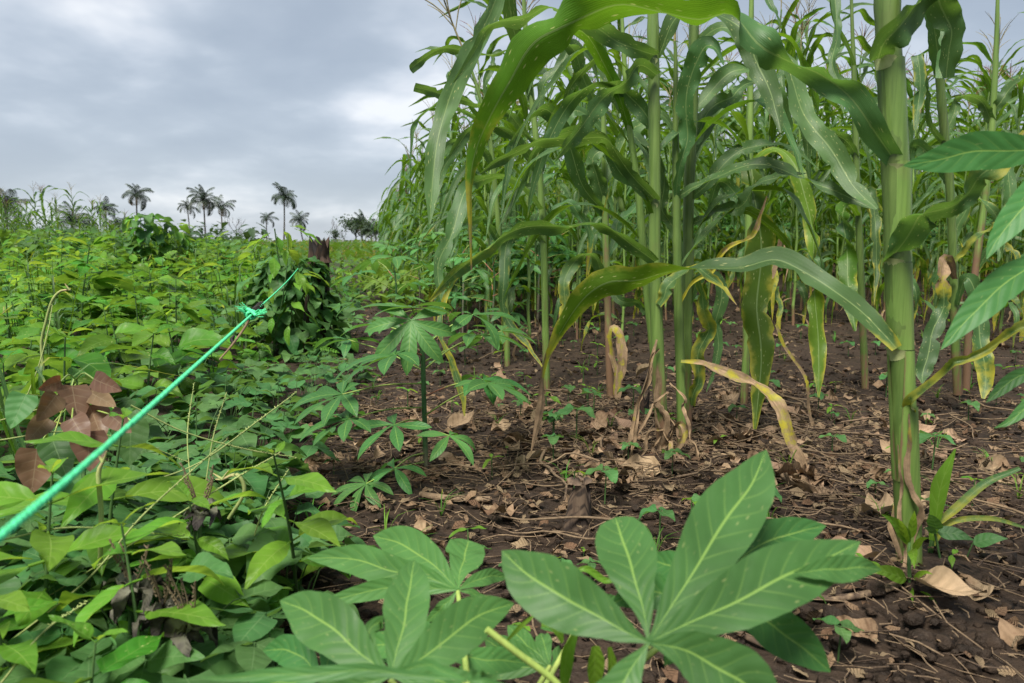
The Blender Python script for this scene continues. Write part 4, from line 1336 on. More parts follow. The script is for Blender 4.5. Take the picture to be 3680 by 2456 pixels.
def second_rank():
    # loosely spaced plants just behind the near ones; x, tassel foot in the view, distance
    for i, (x, yt, Y, lab) in enumerate(((1850, 105, 4.0, 'maize plant with open pale tassel above the central gap'), (2285, 130, 3.7, 'maize plant with spread tassel near the right edge'), (1215, 70, 3.3, 'maize plant with drooping tassel left of the long arching leaf'),
                                         (1330, 200, 3.6, 'maize plant half hidden behind the arching leaves left of the clump'), (1440, 150, 3.4, 'maize plant behind the leaning slim stalk'), (1640, 240, 3.9, 'maize plant behind the clump, right of the greyish stalk'),
                                         (1120, 260, 3.9, 'maize plant at the field edge behind the hanging leaves'), (2110, 220, 3.5, 'maize plant directly right behind the thick stalk'), (1760, 270, 4.1, 'lower maize plant behind the yellow-edged leaves'),
                                         (2230, 260, 4.0, 'maize plant behind the withered grey leaves'), (1980, 260, 4.1, 'lower maize plant left behind the thick stalk'), (1540, 250, 4.2, 'maize plant straight behind the central clump'),
                                         (1230, 300, 4.1, 'lower maize plant behind the field edge'), (1070, 330, 4.4, 'small maize plant at the outer field edge'), (2340, 240, 3.4, 'maize plant cut by the right picture edge'))):
        top = A(x, yt, Y)
        k = i % len(P_MAIZE)
        z0 = gz(top.x, top.y)
        place(P_MAIZE[k], 'maize_plant', lab, 'maize plant', 'maize plants behind the near ones', TRS((top.x, top.y, z0), i * 1.7, (top.z - z0) / H_MAIZE[k]))


second_rank()


def field_maize():
    """rows behind, nearest first"""
    spots = []
    y = 4.2
    row = 0
    while y < 30:
        step = 0.35 if y < 9 else 0.44
        x0 = 0.58 - 0.195 * y
        x1 = 0.74 * y + 1.2
        x = x0 + random.uniform(0, 0.3)
        while x < x1:
            xx, yy = x + random.uniform(-0.13, 0.13), y + random.uniform(-0.18, 0.18)
            if free(xx, yy, 0.1):
                spots.append((xx, yy))
            x += step * random.uniform(0.85, 1.25)
        y += 0.46 if y < 9 else 0.58
        row += 1
    spots.sort(key=lambda p: p[1])
    ind, rest = spots[:215], spots[215:]
    for i, (x, y) in enumerate(ind):
        px = x / y
        where = 'at the left edge of the field' if px < 0.02 else ('behind the central clump' if px < 0.3 else 'behind the thick near stalk')
        depth = 'in the front rows' if y < 5.6 else ('in the middle rows' if y < 7.5 else 'in the back rows')
        lab = 'green maize plant %s, %s' % (depth, where)
        M = TRS((x, y, gz(x, y)), random.uniform(0, 6.28), random.uniform(0.66, 0.84), random.uniform(0, 0.09), random.uniform(0, 6.28))
        g = 'maize plants ' + depth
        if y < 7.5:
            place(random.choice(P_MAIZE), 'maize_plant', lab, 'maize plant', g, M)
        else:
            o = link('maize_plant', random.choice(FAR_MAIZE), None, M)
            tag(o, lab, 'maize plant', g)
    # the rest as one mass
    vs_, fs_, at_, base = [], [], [], 0
    lite = []
    for _ in range(4):
        mb = MB()
        h = random.uniform(1.3, 1.55)
        tube(mb, [(0, 0, 0), (0, 0, h)], (0.012, 0.006), 4)
        for j in range(9):
            t = 0.25 + 0.7 * j / 8
            pts = [np.array(p) + np.array([0, 0, h * t]) for p in maize_leaf_path(0.7, R(60), R(-70), j * 3.3 + random.uniform(-0.5, 0.5), 0.4)]
            ribbon(mb, pts[::2] + [pts[-1]], [0.04, 0.07, 0.07, 0.06, 0.03, 0.004][:len(pts[::2]) + 1], 0, sref=(-math.sin(j * 3.3), math.cos(j * 3.3), 0), n=7, cols=3)
        for j in range(5):
            a = j * 1.3
            tube(mb, [(0, 0, h), (0.08 * math.cos(a), 0.08 * math.sin(a), h + 0.2)], 0.004, 3, age=(0.8, 0.8))
        lite.append((np.concatenate(mb.v), np.concatenate(mb.f), np.concatenate(mb.a)))
    big = MB()
    for x, y in rest:
        v, f, a = random.choice(lite)
        th, s = random.uniform(0, 6.28), random.uniform(0.85, 1.1)
        c, q = math.cos(th), math.sin(th)
        Rm = np.array([[c, -q, 0], [q, c, 0], [0, 0, 1]]) * s
        big.v.append(v @ Rm.T + np.array([x, y, gz(x, y)]))
        big.f.append(f + big.n)
        big.a.append(a)
        big.n += len(v)
    o = link('maize_field', big.mesh('maize_field', M_MAIZE))
    tag(o, 'dense far maize rows reading as one mass of leaves', 'maize', kind='stuff')


field_maize()

# ------------------------------------------------------------------ cassava
def lobe_profile(t):
    return np.clip(np.sin(np.pi * np.clip(t, 0, 1) ** 1.25), 0, 1) ** 0.85


def cassava_leaf(L, nl, spread=R(235), asp=0.30, droop=0.5, n=11, cols=5, cup=0.25, age=(0, 0.05)):
    mb = MB()
    for i in range(nl):
        f = i / (nl - 1) - 0.5
        a = f * spread
        ln = L * (1.0 - 0.75 * abs(f) ** 1.6)
        Mx = orient(a, cup - 0.5 * abs(f) + random.uniform(-0.1, 0.1), random.uniform(-0.25, 0.25), (0, 0, 0))
        blade(mb, ln, L * asp * (1 - 0.5 * abs(f)), 'lobe', droop * random.uniform(0.7, 1.5), random.uniform(0.12, 0.3), 0.03, n, cols, age=age, M=Mx, curl=random.uniform(-0.4, 0.4))
    return mb.mesh('leaf', M_CASS)


LV_CASS = [cassava_leaf(0.1, random.choice([5, 7, 7]), droop=random.uniform(0.4, 1.0), asp=random.uniform(0.26, 0.33)) for _ in range(6)]


def proto_cassava(h, nleaf, lsize, pet):
    parts = [('stem', tube_mesh('stem', M_CSTEM, [(0, 0, -0.02), (0.008, 0, h * 0.4), (0.0, 0.01, h * 0.75), (0.004, 0, h)], (0.006, 0.0055, 0.0048, 0.003), 8, 10, (0.8, 0)), Matrix())]
    for i in range(nleaf):
        t = 0.42 + 0.56 * i / nleaf
        a = i * 2.4 + random.uniform(-0.3, 0.3)
        pl = pet * random.uniform(0.75, 1.15) * (1.1 - 0.55 * max(0, t - 0.6) / 0.4)
        e = 0.15 + 0.75 * max(0, t - 0.55) / 0.45
        p0 = Vector((0.004, 0, h * t))
        p1 = p0 + Vector((math.cos(a) * math.cos(e), math.sin(a) * math.cos(e), math.sin(e))) * pl
        parts.append(('leaf', random.choice(LV_CASS), orient(a, random.uniform(-0.5, -0.05), random.uniform(-0.2, 0.2), p1, lsize / 0.1 * random.uniform(0.85, 1.15))))
        parts.append(('petiole', tube_mesh('petiole', M_PETIOLE, [p0, p0.lerp(p1, 0.5) + Vector((0, 0, 0.01)), p1], (0.0022, 0.0018, 0.0014), 5, 7, (random.choice([0, 0.7]), 0)), Matrix()))
    return parts


P_CASS = [proto_cassava(random.uniform(0.4, 0.55), random.randint(9, 11), 0.12, 0.17) for _ in range(4)]


def on_plane(x, y, P0, nrm):
    d = ray(x * K, y * K)
    s = (P0 - CAM).dot(nrm) / d.dot(nrm)
    return CAM + d * s


def traced_cassava_leaf(root, c, Yc, nrm, lobes, mat=None, sag=0.012, name='leaf', age=(0, 0.02)):
    """c: centre in the view; lobes: list of (points in view after the centre, max width in view px)"""
    nrm = Vector(nrm).normalized()
    P0 = A(c[0], c[1], Yc)
    mb = MB()
    for li, lb in enumerate(lobes):
        pts, wpx = lb[0], lb[1]
        opt = lb[2] if len(lb) > 2 else {}
        tilt = opt.get('tilt', 0.0)         # metres the tip sinks behind the plane
        start = opt.get('start', c)
        vp = [start] + list(pts)
        seg = np.concatenate([[0], np.cumsum([math.hypot(vp[i + 1][0] - vp[i][0], vp[i + 1][1] - vp[i][1]) for i in range(len(vp) - 1)])])
        seg /= seg[-1]
        W3, ws = [], []
        for (x, y), s in zip(vp, seg):
            p = on_plane(x, y, P0, nrm) - nrm * (sag * (s ** 2) * 2 + tilt * s ** 2)
            W3.append(p)
        D = catmull(np.array([tuple(p) for p in W3]), 22)
        t = np.linspace(0, 1, 22)
        pk = opt.get('peak', 1.25)
        shp = np.clip(np.sin(np.pi * t ** pk), 0, 1) ** 0.85
        bl = opt.get('blunt', 0.0)
        if bl:
            shp = np.where(t > 0.6, np.maximum(shp, np.sqrt(np.clip(1 - ((t - 0.6) / 0.4) ** 2.6, 0, 1))), shp)
        shp = np.maximum(shp, 0.06 * (1 - t) + 0.004)
        depth = (Vector(D[10]) - CAM).dot(FWD)
        wm = wpx * K / FPX * depth
        ribbon(mb, [Vector(p) for p in D], wm * shp, opt.get('roll', 0.0), None if opt.get('face', False) else None, opt.get('fold', 0.16), 0.022, 11, 30, 9, age, rag=0.04, wob=0.0008)
    # pull the across direction: ribbons face the open side, which for these leaves is the upper side
    return part(name, mb, mat or M_CASS, root)


def near_cassava():
    V = 1 / 1.5666
    def c8(x, y):      # from the lower crop of the photograph
        return ((1000 + x * 0.936) * V, (1600 + y * 0.936) * V)

    def c8l(*pts):
        return [c8(*p) for p in pts]
    base = Vector((-0.02, 0.50, gz(-0.02, 0.5)))
    r = thing('cassava_plant', 'large cassava plant with broad palmate leaves in the front centre', 'cassava plant', 'cassava plants', loc=base)
    stem_top = Vector((-0.005, 0.505, 0.20))
    mb = MB()
    tube(mb, [base + Vector((0, 0, -0.02)), base.lerp(stem_top, 0.5) + Vector((0.01, 0, 0)), stem_top], (0.008, 0.007, 0.005), 10, 12, (0.8, 0))
    part('stem', mb, M_CSTEM, r)

    def petiole(p1, p0=None, sagz=0.0, rad=0.0026):
        p0 = p0 or stem_top
        mb = MB()
        tube(mb, [p0, p0.lerp(p1, 0.5) + Vector((0, 0, sagz)), p1], (rad * 1.15, rad, rad * 0.85), 8, 12, (0, 0))
        part('petiole', mb, M_PETIOLE, r)
    nup = (0.0, -0.62, 0.78)
    # main leaf
    c = c8(1422, 758)
    traced_cassava_leaf(r, c, 0.47, nup, [
        (c8l((1300, 700), (1180, 625), (1060, 545), (950, 465), (858, 365)), 148, dict(peak=1.2, fold=0.22)),
        (c8l((1400, 620), (1370, 470), (1340, 340), (1312, 185)), 138, dict(peak=1.5, blunt=1, tilt=0.02)),
        (c8l((1530, 585), (1640, 405), (1740, 250), (1830, 120), (1892, -25)), 152, dict(peak=1.25)),
        (c8l((1600, 670), (1780, 585), (1960, 485), (2090, 425), (2262, 330)), 150, dict(peak=1.15, roll=8)),
        (c8l((2140, 470), (2230, 450), (2345, 438)), 62, dict(start=c8(1980, 490), peak=1.0)),
        (c8l((1540, 780), (1700, 850), (1830, 930), (1960, 1060)), 150, dict(peak=1.2, roll=-6)),
        (c8l((1330, 900), (1230, 1010), (1100, 1100)), 95, dict(peak=1.2)),
    ], sag=0.008)
    petiole(A(*c, 0.47) + Vector((0, 0, -0.002)), Vector((-0.01, 0.49, 0.13)))
    # leaf behind it, right
    c = c8(1660, 600)
    traced_cassava_leaf(r, c, 0.56, nup, [
        (c8l((1800, 640), (1950, 705), (2060, 770), (2158, 825)), 105, dict(peak=1.1)),
        (c8l((1780, 430), (1900, 350), (2010, 300), (2135, 255)), 92, dict(peak=1.2)),
        (c8l((1640, 480), (1650, 400), (1700, 330)), 80, dict(peak=1.3)),
        (c8l((1560, 480), (1480, 420), (1420, 380)), 70, dict(peak=1.2)),
        (c8l((1500, 560), (1400, 540), (1290, 560)), 80, dict(peak=1.2)),
        (c8l((1580, 700), (1500, 800)), 60, {}),
    ])
    petiole(A(*c, 0.56) + Vector((0, 0, -0.002)), Vector((0.02, 0.51, 0.15)))
    # upper left leaf
    c = c8(690, 556)
    traced_cassava_leaf(r, c, 0.66, (0.0, -0.45, 0.89), [
        (c8l((630, 490), (560, 425), (470, 350), (355, 288)), 92, dict(peak=1.2)),
        (c8l((700, 470), (715, 400), (728, 305)), 94, dict(peak=1.5, blunt=1)),
        (c8l((750, 515), (810, 480), (885, 445)), 36, dict(peak=1.1)),
        (c8l((580, 510), (430, 468), (270, 405), (95, 372)), 76, dict(peak=1.1)),
        (c8l((560, 545), (400, 535), (240, 545), (130, 560)), 46, dict(peak=1.0)),
        (c8l((760, 560), (830, 575)), 22, {}),
        (c8l((640, 600), (560, 620)), 26, {}),
    ])
    petiole(A(*c, 0.66) + Vector((0, 0, -0.002)), Vector((-0.03, 0.52, 0.16)))
    # left leaf
    c = c8(430, 890)
    traced_cassava_leaf(r, c, 0.50, nup, [
        (c8l((330, 810), (210, 700), (110, 615), (-20, 545)), 124, dict(peak=1.2)),
        (c8l((455, 790), (485, 640), (500, 500), (512, 385)), 108, dict(peak=1.15)),
        (c8l((560, 810), (680, 700), (790, 615), (905, 555)), 112, dict(peak=1.1)),
        (c8l((340, 720), (390, 660), (270, 712)), 30, {}),
        (c8l((600, 900), (750, 930), (860, 990)), 80, {}),
        (c8l((300, 920), (150, 960), (0, 1020)), 80, {}),
    ])
    petiole(A(*c, 0.50) + Vector((0, 0, -0.002)), Vector((-0.03, 0.50, 0.13)))
    # lowest leaf, seen nearly edge on
    c = c8(720, 902)
    traced_cassava_leaf(r, c, 0.40, (0.02, -0.12, 0.99), [
        (c8l((560, 885), (330, 860), (60, 850), (-200, 842), (-308, 826)), 34, dict(peak=1.15)),
        (c8l((640, 860), (560, 830), (420, 815)), 26, dict(peak=1.1)),
        (c8l((760, 860), (800, 818)), 18, {}),
        (c8l((820, 905), (960, 915)), 22, {}),
        (c8l((600, 930), (400, 960), (100, 960)), 44, {}),
    ], sag=0.006)
    petiole(A(*c, 0.40) + Vector((0, 0, -0.002)), Vector((-0.02, 0.47, 0.13)))
    # small leaf low in the middle
    c = c8(1042, 852)
    traced_cassava_leaf(r, c, 0.64, (0.0, -0.5, 0.86), [
        (c8l((980, 780), (930, 720), (880, 640)), 46, dict(peak=1.2)),
        (c8l((1030, 780), (1015, 720), (1010, 670)), 40, {}),
        (c8l((940, 845), (800, 830), (690, 800)), 60, {}),
        (c8l((960, 810), (860, 760), (790, 690)), 60, {}),
        (c8l((1080, 800), (1100, 740)), 40, {}),
    ])
    petiole(A(*c, 0.64), Vector((-0.02, 0.52, 0.12)))
    for c, Yc, lobes in ((c8(620, 800), 0.60, [(c8l((560, 720), (520, 640)), 60, {}), (c8l((680, 740), (760, 660), (830, 610)), 64, {}), (c8l((500, 780), (380, 740), (260, 730)), 60, {}), (c8l((720, 810), (860, 800), (960, 780)), 60, {}), (c8l((560, 860), (480, 930)), 56, {})]),
                         (c8(1180, 640), 0.68, [(c8l((1120, 580), (1060, 530)), 40, {}), (c8l((1190, 560), (1200, 500)), 42, {}), (c8l((1250, 590), (1330, 560)), 40, {}), (c8l((1100, 660), (1010, 650)), 38, {}), (c8l((1240, 680), (1320, 700)), 38, {})]),
                         (c8(180, 900), 0.56, [(c8l((100, 820), (20, 760), (-80, 730)), 70, {}), (c8l((190, 800), (200, 720), (190, 660)), 60, {}), (c8l((60, 900), (-60, 900), (-170, 930)), 66, {}), (c8l((260, 840), (330, 800)), 50, {})])):
        traced_cassava_leaf(r, c, Yc, (0.0, -0.5, 0.86), lobes)
        petiole(A(*c, Yc), Vector((-0.02, 0.51, 0.11)))
    # young folded lobes hanging under the main leaf
    for pts, w, Y in ((((1140, 720), (1110, 790), (1100, 870), (1095, 960)), 56, 0.55), (((1215, 770), (1215, 840), (1210, 960)), 74, 0.56), (((1270, 775), (1280, 850), (1275, 950)), 40, 0.57),
                      (((1010, 690), (1045, 690), (1075, 720), (1090, 760)), 40, 0.58), (((1150, 480), (1190, 480), (1250, 520), (1300, 520)), 30, 0.62), (((880, 750), (930, 700), (1000, 640)), 20, 0.58)):
        p3 = [A(*c8(*q), Y) for q in pts]
        t = np.linspace(0, 1, len(p3))
        mb = MB()
        wm = w * K * 0.6 / FPX * Y
        ribbon(mb, p3, wm * np.maximum(0.15, np.sin(np.pi * (0.15 + 0.75 * t))), 20, None, 0.5, 0.03, 9, 16, 5)
        part('young_leaf', mb, M_LIME, r)
    # thick petiole crossing
    mb = MB()
    tube(mb, [A(*c8(800, 708), 0.50), A(*c8(920, 800), 0.50), A(*c8(1060, 905), 0.50), A(*c8(1120, 990), 0.5)], 0.0026, 8, 10)
    part('petiole', mb, M_PETIOLE, r)
    KEEP.append((0.0, 0.5, 0.3))

    # plant reaching in from the right edge
    bx = Vector((0.80, 0.86, gz(0.8, 0.86)))
    r = thing('cassava_plant', 'cassava plant whose long leaf lobes reach in at the right edge', 'cassava plant', 'cassava plants', loc=bx)
    top = Vector((0.80, 0.87, 0.62))
    mb = MB()
    tube(mb, [bx + Vector((0, 0, -0.02)), bx.lerp(top, 0.5), top], (0.008, 0.007, 0.005), 10, 10, (0.8, 0))
    part('stem', mb, M_CSTEM, r)

    def pet2(p1, z):
        mb = MB()
        p0 = Vector((0.80, 0.87, z))
        tube(mb, [p0, p0.lerp(p1, 0.5) + Vector((0, 0, 0.01)), p1], (0.003, 0.0026, 0.0022), 8, 8)
        part('petiole', mb, M_PETIOLE, r)
    for c, Y, nrm, lobes in (
        ((2430, 350), 0.82, (-0.15, -0.75, 0.6), [([(2340, 342), (2240, 338), (2160, 345), (2086, 346)], 88, dict(peak=0.95, fold=0.1)), ([(2480, 290), (2520, 200)], 80, {}), ([(2500, 360), (2600, 350)], 80, {}), ([(2400, 410), (2340, 480), (2300, 530), (2284, 562)], 74, dict(peak=0.9))]),
        ((2440, 560), 0.80, (-0.2, -0.75, 0.6), [([(2360, 612), (2290, 660), (2225, 720), (2173, 776)], 74, dict(peak=0.95, fold=0.1)), ([(2500, 600), (2560, 680)], 70, {}), ([(2480, 500), (2560, 440)], 70, {})]),
        ((2430, 830), 0.85, (-0.1, -0.5, 0.85), [([(2370, 846), (2320, 862), (2276, 888)], 34, {}), ([(2380, 900), (2330, 940), (2296, 946)], 30, {}), ([(2480, 800), (2560, 790)], 50, {})]),
    ):
        traced_cassava_leaf(r, c, Y, nrm, lobes)
        p = A(*c, Y)
        pet2(p, p.z - 0.05)

    # the young plant left of the middle
    Y = 1.63
    b = A(976, 1112, Y)
    r = thing('cassava_plant', 'young cassava plant with green stem between the weed bed and the maize', 'cassava plant', 'cassava plants', loc=b)
    KEEP.append((b.x, b.y, 0.2))
    mb = MB()
    tube(mb, [A(978, 1125, Y), A(975, 1000, Y), A(972, 900, Y), A(968, 800, Y), A(950, 740, Y)], (0.0062, 0.0058, 0.0055, 0.005, 0.003), 10, 24, (0.95, 0.1, 0, 0))
    part('stem', mb, M_CSTEM, r)
    spec = [  # leaf centre, where the petiole leaves the stem, size px, direction, tilt, distance
        ((945, 706), (962, 780), 105, 2.0, -0.1, 1.58), ((943, 735), (964, 790), 90, 4.6, -1.15, 1.57), ((905, 815), (968, 815), 105, 3.3, -0.35, 1.5), ((1085, 722), (968, 800), 95, 0.2, -0.25, 1.65),
        ((1092, 770), (970, 850), 90, 0.3, -0.3, 1.75), ((1108, 872), (972, 910), 88, 0.1, -0.35, 1.6), ((1120, 880), (973, 955), 80, -0.6, -0.3, 1.5), ((785, 905), (972, 880), 95, 3.1, -0.3, 1.55),
        ((800, 962), (973, 935), 85, 3.4, -0.35, 1.5), ((905, 975), (973, 970), 85, 3.9, -0.4, 1.45), ((905, 1075), (974, 1040), 75, 4.0, -0.5, 1.5), ((1030, 1000), (974, 1000), 70, 5.5, -0.5, 1.5),
        ((840, 1110), (975, 1060), 70, 3.7, -0.5, 1.45), ((1150, 760), (972, 830), 70, 0.6, -0.2, 1.9), ((800, 780), (970, 850), 75, 2.7, -0.2, 1.85), ((870, 745), (968, 790), 70, 2.5, -0.2, 1.8)]
    for (cx, cy), (sx, sy), s, a, pt, Yl in spec:
        p1 = A(cx, cy, Yl)
        p0 = A(sx, sy, Y)
        mb = MB()
        tube(mb, [p0, p0.lerp(p1, 0.5) + Vector((0, 0, 0.008)), p1], (0.002, 0.0017, 0.0013), 6, 9, (random.choice([0, 0, 0.8]), 0))
        part('petiole', mb, M_PETIOLE, r)
        sz = s * K / FPX * Yl
        link('leaf', random.choice(LV_CASS), r, orient(a, pt, random.uniform(-0.2, 0.2), p1 - b, sz / 0.1 * 1.5))


near_cassava()


def other_cassava():
    k = 0
    for (x, y, Yg, sc) in ((905, 700, 3.2, 1.0), (1060, 640, 4.2, 1.0), (960, 600, 5.5, 1.1), (900, 590, 7.0, 1.2), (1130, 690, 3.4, 0.95), (1000, 560, 8.0, 1.3), (1240, 640, 4.6, 1.0), (1180, 600, 6.2, 1.1)):
        p = A(x, y, Yg)
        p.z = gz(p.x, p.y)
        place(random.choice(P_CASS), 'cassava_plant', 'cassava plant in the row between weed bed and maize, behind the young one', 'cassava plant', 'cassava plants',
              TRS(p, random.uniform(0, 6.28), sc))
        k += 1
    for i in range(95):
        y = random.uniform(4.2, 9.5) if i < 40 else random.uniform(6.5, 10)
        x = random.uniform(-0.09 * y, 0.06 * y) if i < 40 else random.uniform(0.0, 0.72 * y)
        if free(x, y, 0.1):
            place(random.choice(P_CASS), 'cassava_plant', ('low cassava plant at the left foot of the maize field' if x / y < 0.06 else ('low cassava plant among the maize behind the central clump' if x / y < 0.3 else 'low cassava plant among the maize behind the thick stalk')), 'cassava plant', 'cassava plants under the maize',
                  TRS((x, y, gz(x, y)), random.uniform(0, 6.28), random.uniform(0.8, 1.2) + 0.09 * max(0, y - 3.6)))


other_cassava()

# ------------------------------------------------------------------ stump with climbers, stubs
def make_stump(name, label, base, h, r, mat, jag=0.25, sides=18, cat='stump'):
    n = 16
    P = np.zeros((n, sides, 3))
    At = np.zeros((n, sides, 3))
    ph = [random.uniform(0, 6.28) for _ in range(4)]
    tops = [1 - jag * random.random() ** 1.5 for _ in range(sides)]
    for i in range(n):
        for j in range(sides):
            th = 2 * math.pi * j / sides
            t = i / (n - 1)
            rr = r * (1.0 + 0.45 * (1 - t) ** 5) * (1 + 0.12 * math.sin(2 * th + ph[0]) + 0.09 * math.sin(5 * th + ph[1] + 2 * t)) * (1 - 0.25 * t)
            z = h * tops[j] * t - 0.03
            P[i, j] = (base.x + rr * math.cos(th) + 0.05 * h * t, base.y + rr * math.sin(th), base.z + z)
            At[i, j] = (0, t, random.uniform(0.2, 0.7))
    root = thing(name, label, cat, loc=base)
    mb = MB()
    mb.grid(P, At, closed=True)
    c = np.repeat(P[-1].mean(0)[None, :] - np.array([[0, 0, 0.25 * jag * h]]), sides, 0)
    mb.grid(np.stack([P[-1], P[-1] * 0.45 + c * 0.55, c]), np.repeat(At[-1][None], 3, 0), closed=True)
    part('trunk', mb, mat, root)
    # splinters on the broken top
    for j in range(7):
        a = random.uniform(0, 6.28)
        q = base + Vector((math.cos(a) * r * 0.6 + 0.05 * h, math.sin(a) * r * 0.6, h * 0.72))
        mb = MB()
        tube(mb, [q, q + Vector((random.uniform(-0.2, 0.2) * r, 0, h * random.uniform(0.02, 0.09)))], (r * 0.42, r * 0.14), 5, age=(0.3, 0.6))
        part('splinter', mb, mat, root, smooth=False)
    return root


SY = 3.55
sb = A(708, 790, SY)
sb.z = gz(sb.x, sb.y)
make_stump('tree_stump', 'charred broken tree stump the green rope is tied to', sb + Vector((0.02, 0.06, 0)), A(700, 545, SY).z - sb.z + 0.045, 0.06, M_WOOD, 0.2)
KEEP.append((sb.x, sb.y, 0.12))


def climber(name, label, base, h, rad, n, leaves, lsize, stems=4, cat='vine', top_thin=0.6, lime=0.15):
    r = thing(name, label, cat, loc=base)
    for s in range(stems):
        a = s * 6.28 / stems + random.uniform(0, 0.5)
        pts = [base + Vector((math.cos(a + t * 3) * rad * 0.45 * (1 - 0.5 * t), math.sin(a + t * 3) * rad * 0.45 * (1 - 0.5 * t), h * t * random.uniform(0.9, 1))) for t in (0, 0.25, 0.5, 0.75, 1.0)]
        mb = MB()
        tube(mb, pts, 0.003, 5, 16)
        part('stem', mb, M_WSTEM, r)
    for i in range(n):
        t = random.random() ** 0.9
        a = random.uniform(0, 6.28)
        rr = rad * (1 - top_thin * t ** 1.5) * random.uniform(0.55, 1.15)
        p = Vector((math.cos(a) * rr, math.sin(a) * rr, h * t))
        lm = random.choice(LV_LIME) if random.random() < lime else random.choice(leaves)
        o = bpy.data.objects.new('leaf', lm)
        COL.objects.link(o)
        o.parent = r
        o.matrix_local = orient(a + random.uniform(-0.7, 0.7), random.uniform(-1.1, 0.0), random.uniform(-0.4, 0.4), p, lsize / 0.1 * random.uniform(0.75, 1.25))
    return r


climber('climbing_vine', 'leafy green climber wrapped around the charred stump', sb + Vector((-0.07, 0.0, 0)), 0.46, 0.23, 290, LV_HEART, 0.085, 6, lime=0.08)
climber('sapling', 'bright green sapling with oval leaves left of the stump top', Vector((A(652, 720, 3.35).x, 3.35, 0.0)), 0.62, 0.13, 36, LV_LIME, 0.10, 2, 'sapling', 0.3, 0.6)

b = A(1320, 1290, 1.32)
b.z = gz(b.x, b.y)
make_stump('cut_stem', 'short broken dead stem standing in the soil behind the front cassava leaves', b, 0.115, 0.025, M_DEAD, 0.35, 12, cat='stump')
KEEP.append((b.x, b.y, 0.05))
b = A(1475, 960, 2.1)
b.z = gz(b.x, b.y)
make_stump('cut_stem', 'small dark stub leaning left of the central maize stems', b, 0.11, 0.014, M_WOOD, 0.4, 10, cat='stump')

# ------------------------------------------------------------------ rope
def rope():
    p = [at(-330, 2215, 0.23), at(0, 1930, 0.285), at(470, 1525, 0.47), at(903, 1133, 1.24), at(1072, 965, 3.5)]
    r = thing('rope', 'bright green twine stretched from the lower left corner to the stump', 'rope', loc=p[3])
    # three strands twisted round each other
    n = 700
    D = np.vstack([catmull(np.array([tuple(a) for a in (p[0], p[1], p[2], p[3])]), 420), catmull(np.array([tuple(p[3]), tuple(p[3].lerp(p[4], 0.5) + Vector((0, 0, -0.006))), tuple(p[4])]), 281)[1:]])
    n = len(D)
    T = tangents(D)
    S = unit(np.cross(T, np.array([[0, 0, 1.0]])))
    B = np.cross(S, T)
    arc = np.concatenate([[0], np.cumsum(np.linalg.norm(np.diff(D, axis=0), axis=1))])
    for k in range(3):
        th = arc * 2 * math.pi / 0.014 + k * 2.0944
        C = D + 0.0007 * (np.cos(th)[:, None] * S + np.sin(th)[:, None] * B)
        mb = MB()
        tube(mb, C, 0.00138, 8, smooth_path=False)
        part('strand', mb, M_ROPE, r)
    # knot
    q = p[3]
    t = Vector(T[418])
    s_ = Vector(S[418])
    b_ = Vector(B[418])
    mb = MB()
    for k in range(3):
        o = t * (k - 1) * 0.007
        pts = [q + o + (s_ * math.cos(a) + b_ * math.sin(a)) * 0.0065 + t * 0.0012 * a for a in np.linspace(0, 6.5, 14)]
        tube(mb, pts, 0.0026, 6)
    pts = [q + s_ * 0.008 - t * 0.01, q + b_ * 0.01 - s_ * 0.005, q - s_ * 0.010 + t * 0.008, q - b_ * 0.004 + t * 0.012]
    tube(mb, pts, 0.003, 6, 16)
    part('knot', mb, M_ROPE, r)
    # frayed ends
    for (dx, dy), nm in (((-25, -18), 16), ((25, -5), 16)):
        mb = MB()
        for i in range(nm):
            tip = A(577 + dx * random.uniform(0.8, 1.25) + random.uniform(-9, 9), 722 + dy * random.uniform(0.7, 1.3) + random.uniform(-9, 9), 1.24 + random.uniform(-0.015, 0.015))
            mid = q.lerp(tip, 0.5) + Vector((random.uniform(-1, 1), random.uniform(-1, 1), random.uniform(-0.5, 1))) * 0.004
            tube(mb, [q, mid, tip], (0.0010, 0.0007, 0.0005), 4, 6)
        part('frayed_end', mb, M_ROPE, r)
    # dark thread bound round the rope just past the knot
    a0 = A(578, 720, 1.26)
    a1 = A(600, 700, 1.30)
    mb = MB()
    ax = (a1 - a0).normalized()
    x1 = ax.orthogonal().normalized()
    x2 = ax.cross(x1)
    pts = [a0.lerp(a1, t) + (x1 * math.cos(t * 44) + x2 * math.sin(t * 44)) * 0.0058 for t in np.linspace(0, 1, 90)]
    tube(mb, pts, 0.0012, 5)
    part('thread_binding', mb, M_WIRE, r)
    # twig caught under the knot
    t_ = thing('twig', 'thin brown twig hanging from the rope knot', 'twig', loc=A(560, 760, 1.24))
    mb = MB()
    tube(mb, [A(574, 730, 1.25), A(556, 760, 1.23), A(530, 795, 1.2), A(503, 826, 1.18)], (0.0022, 0.002, 0.0018, 0.0012), 6, 12, (0.2, 0.0))
    part('stick', mb, M_STRAW, t_)
    mb = MB()
    tube(mb, [A(537, 770, 1.22), A(532, 780, 1.22), A(536, 790, 1.215)], (0.002, 0.004, 0.001), 6, 6, (0.9, 0.9))
    part('bud', mb, M_WIRE, t_)


rope()

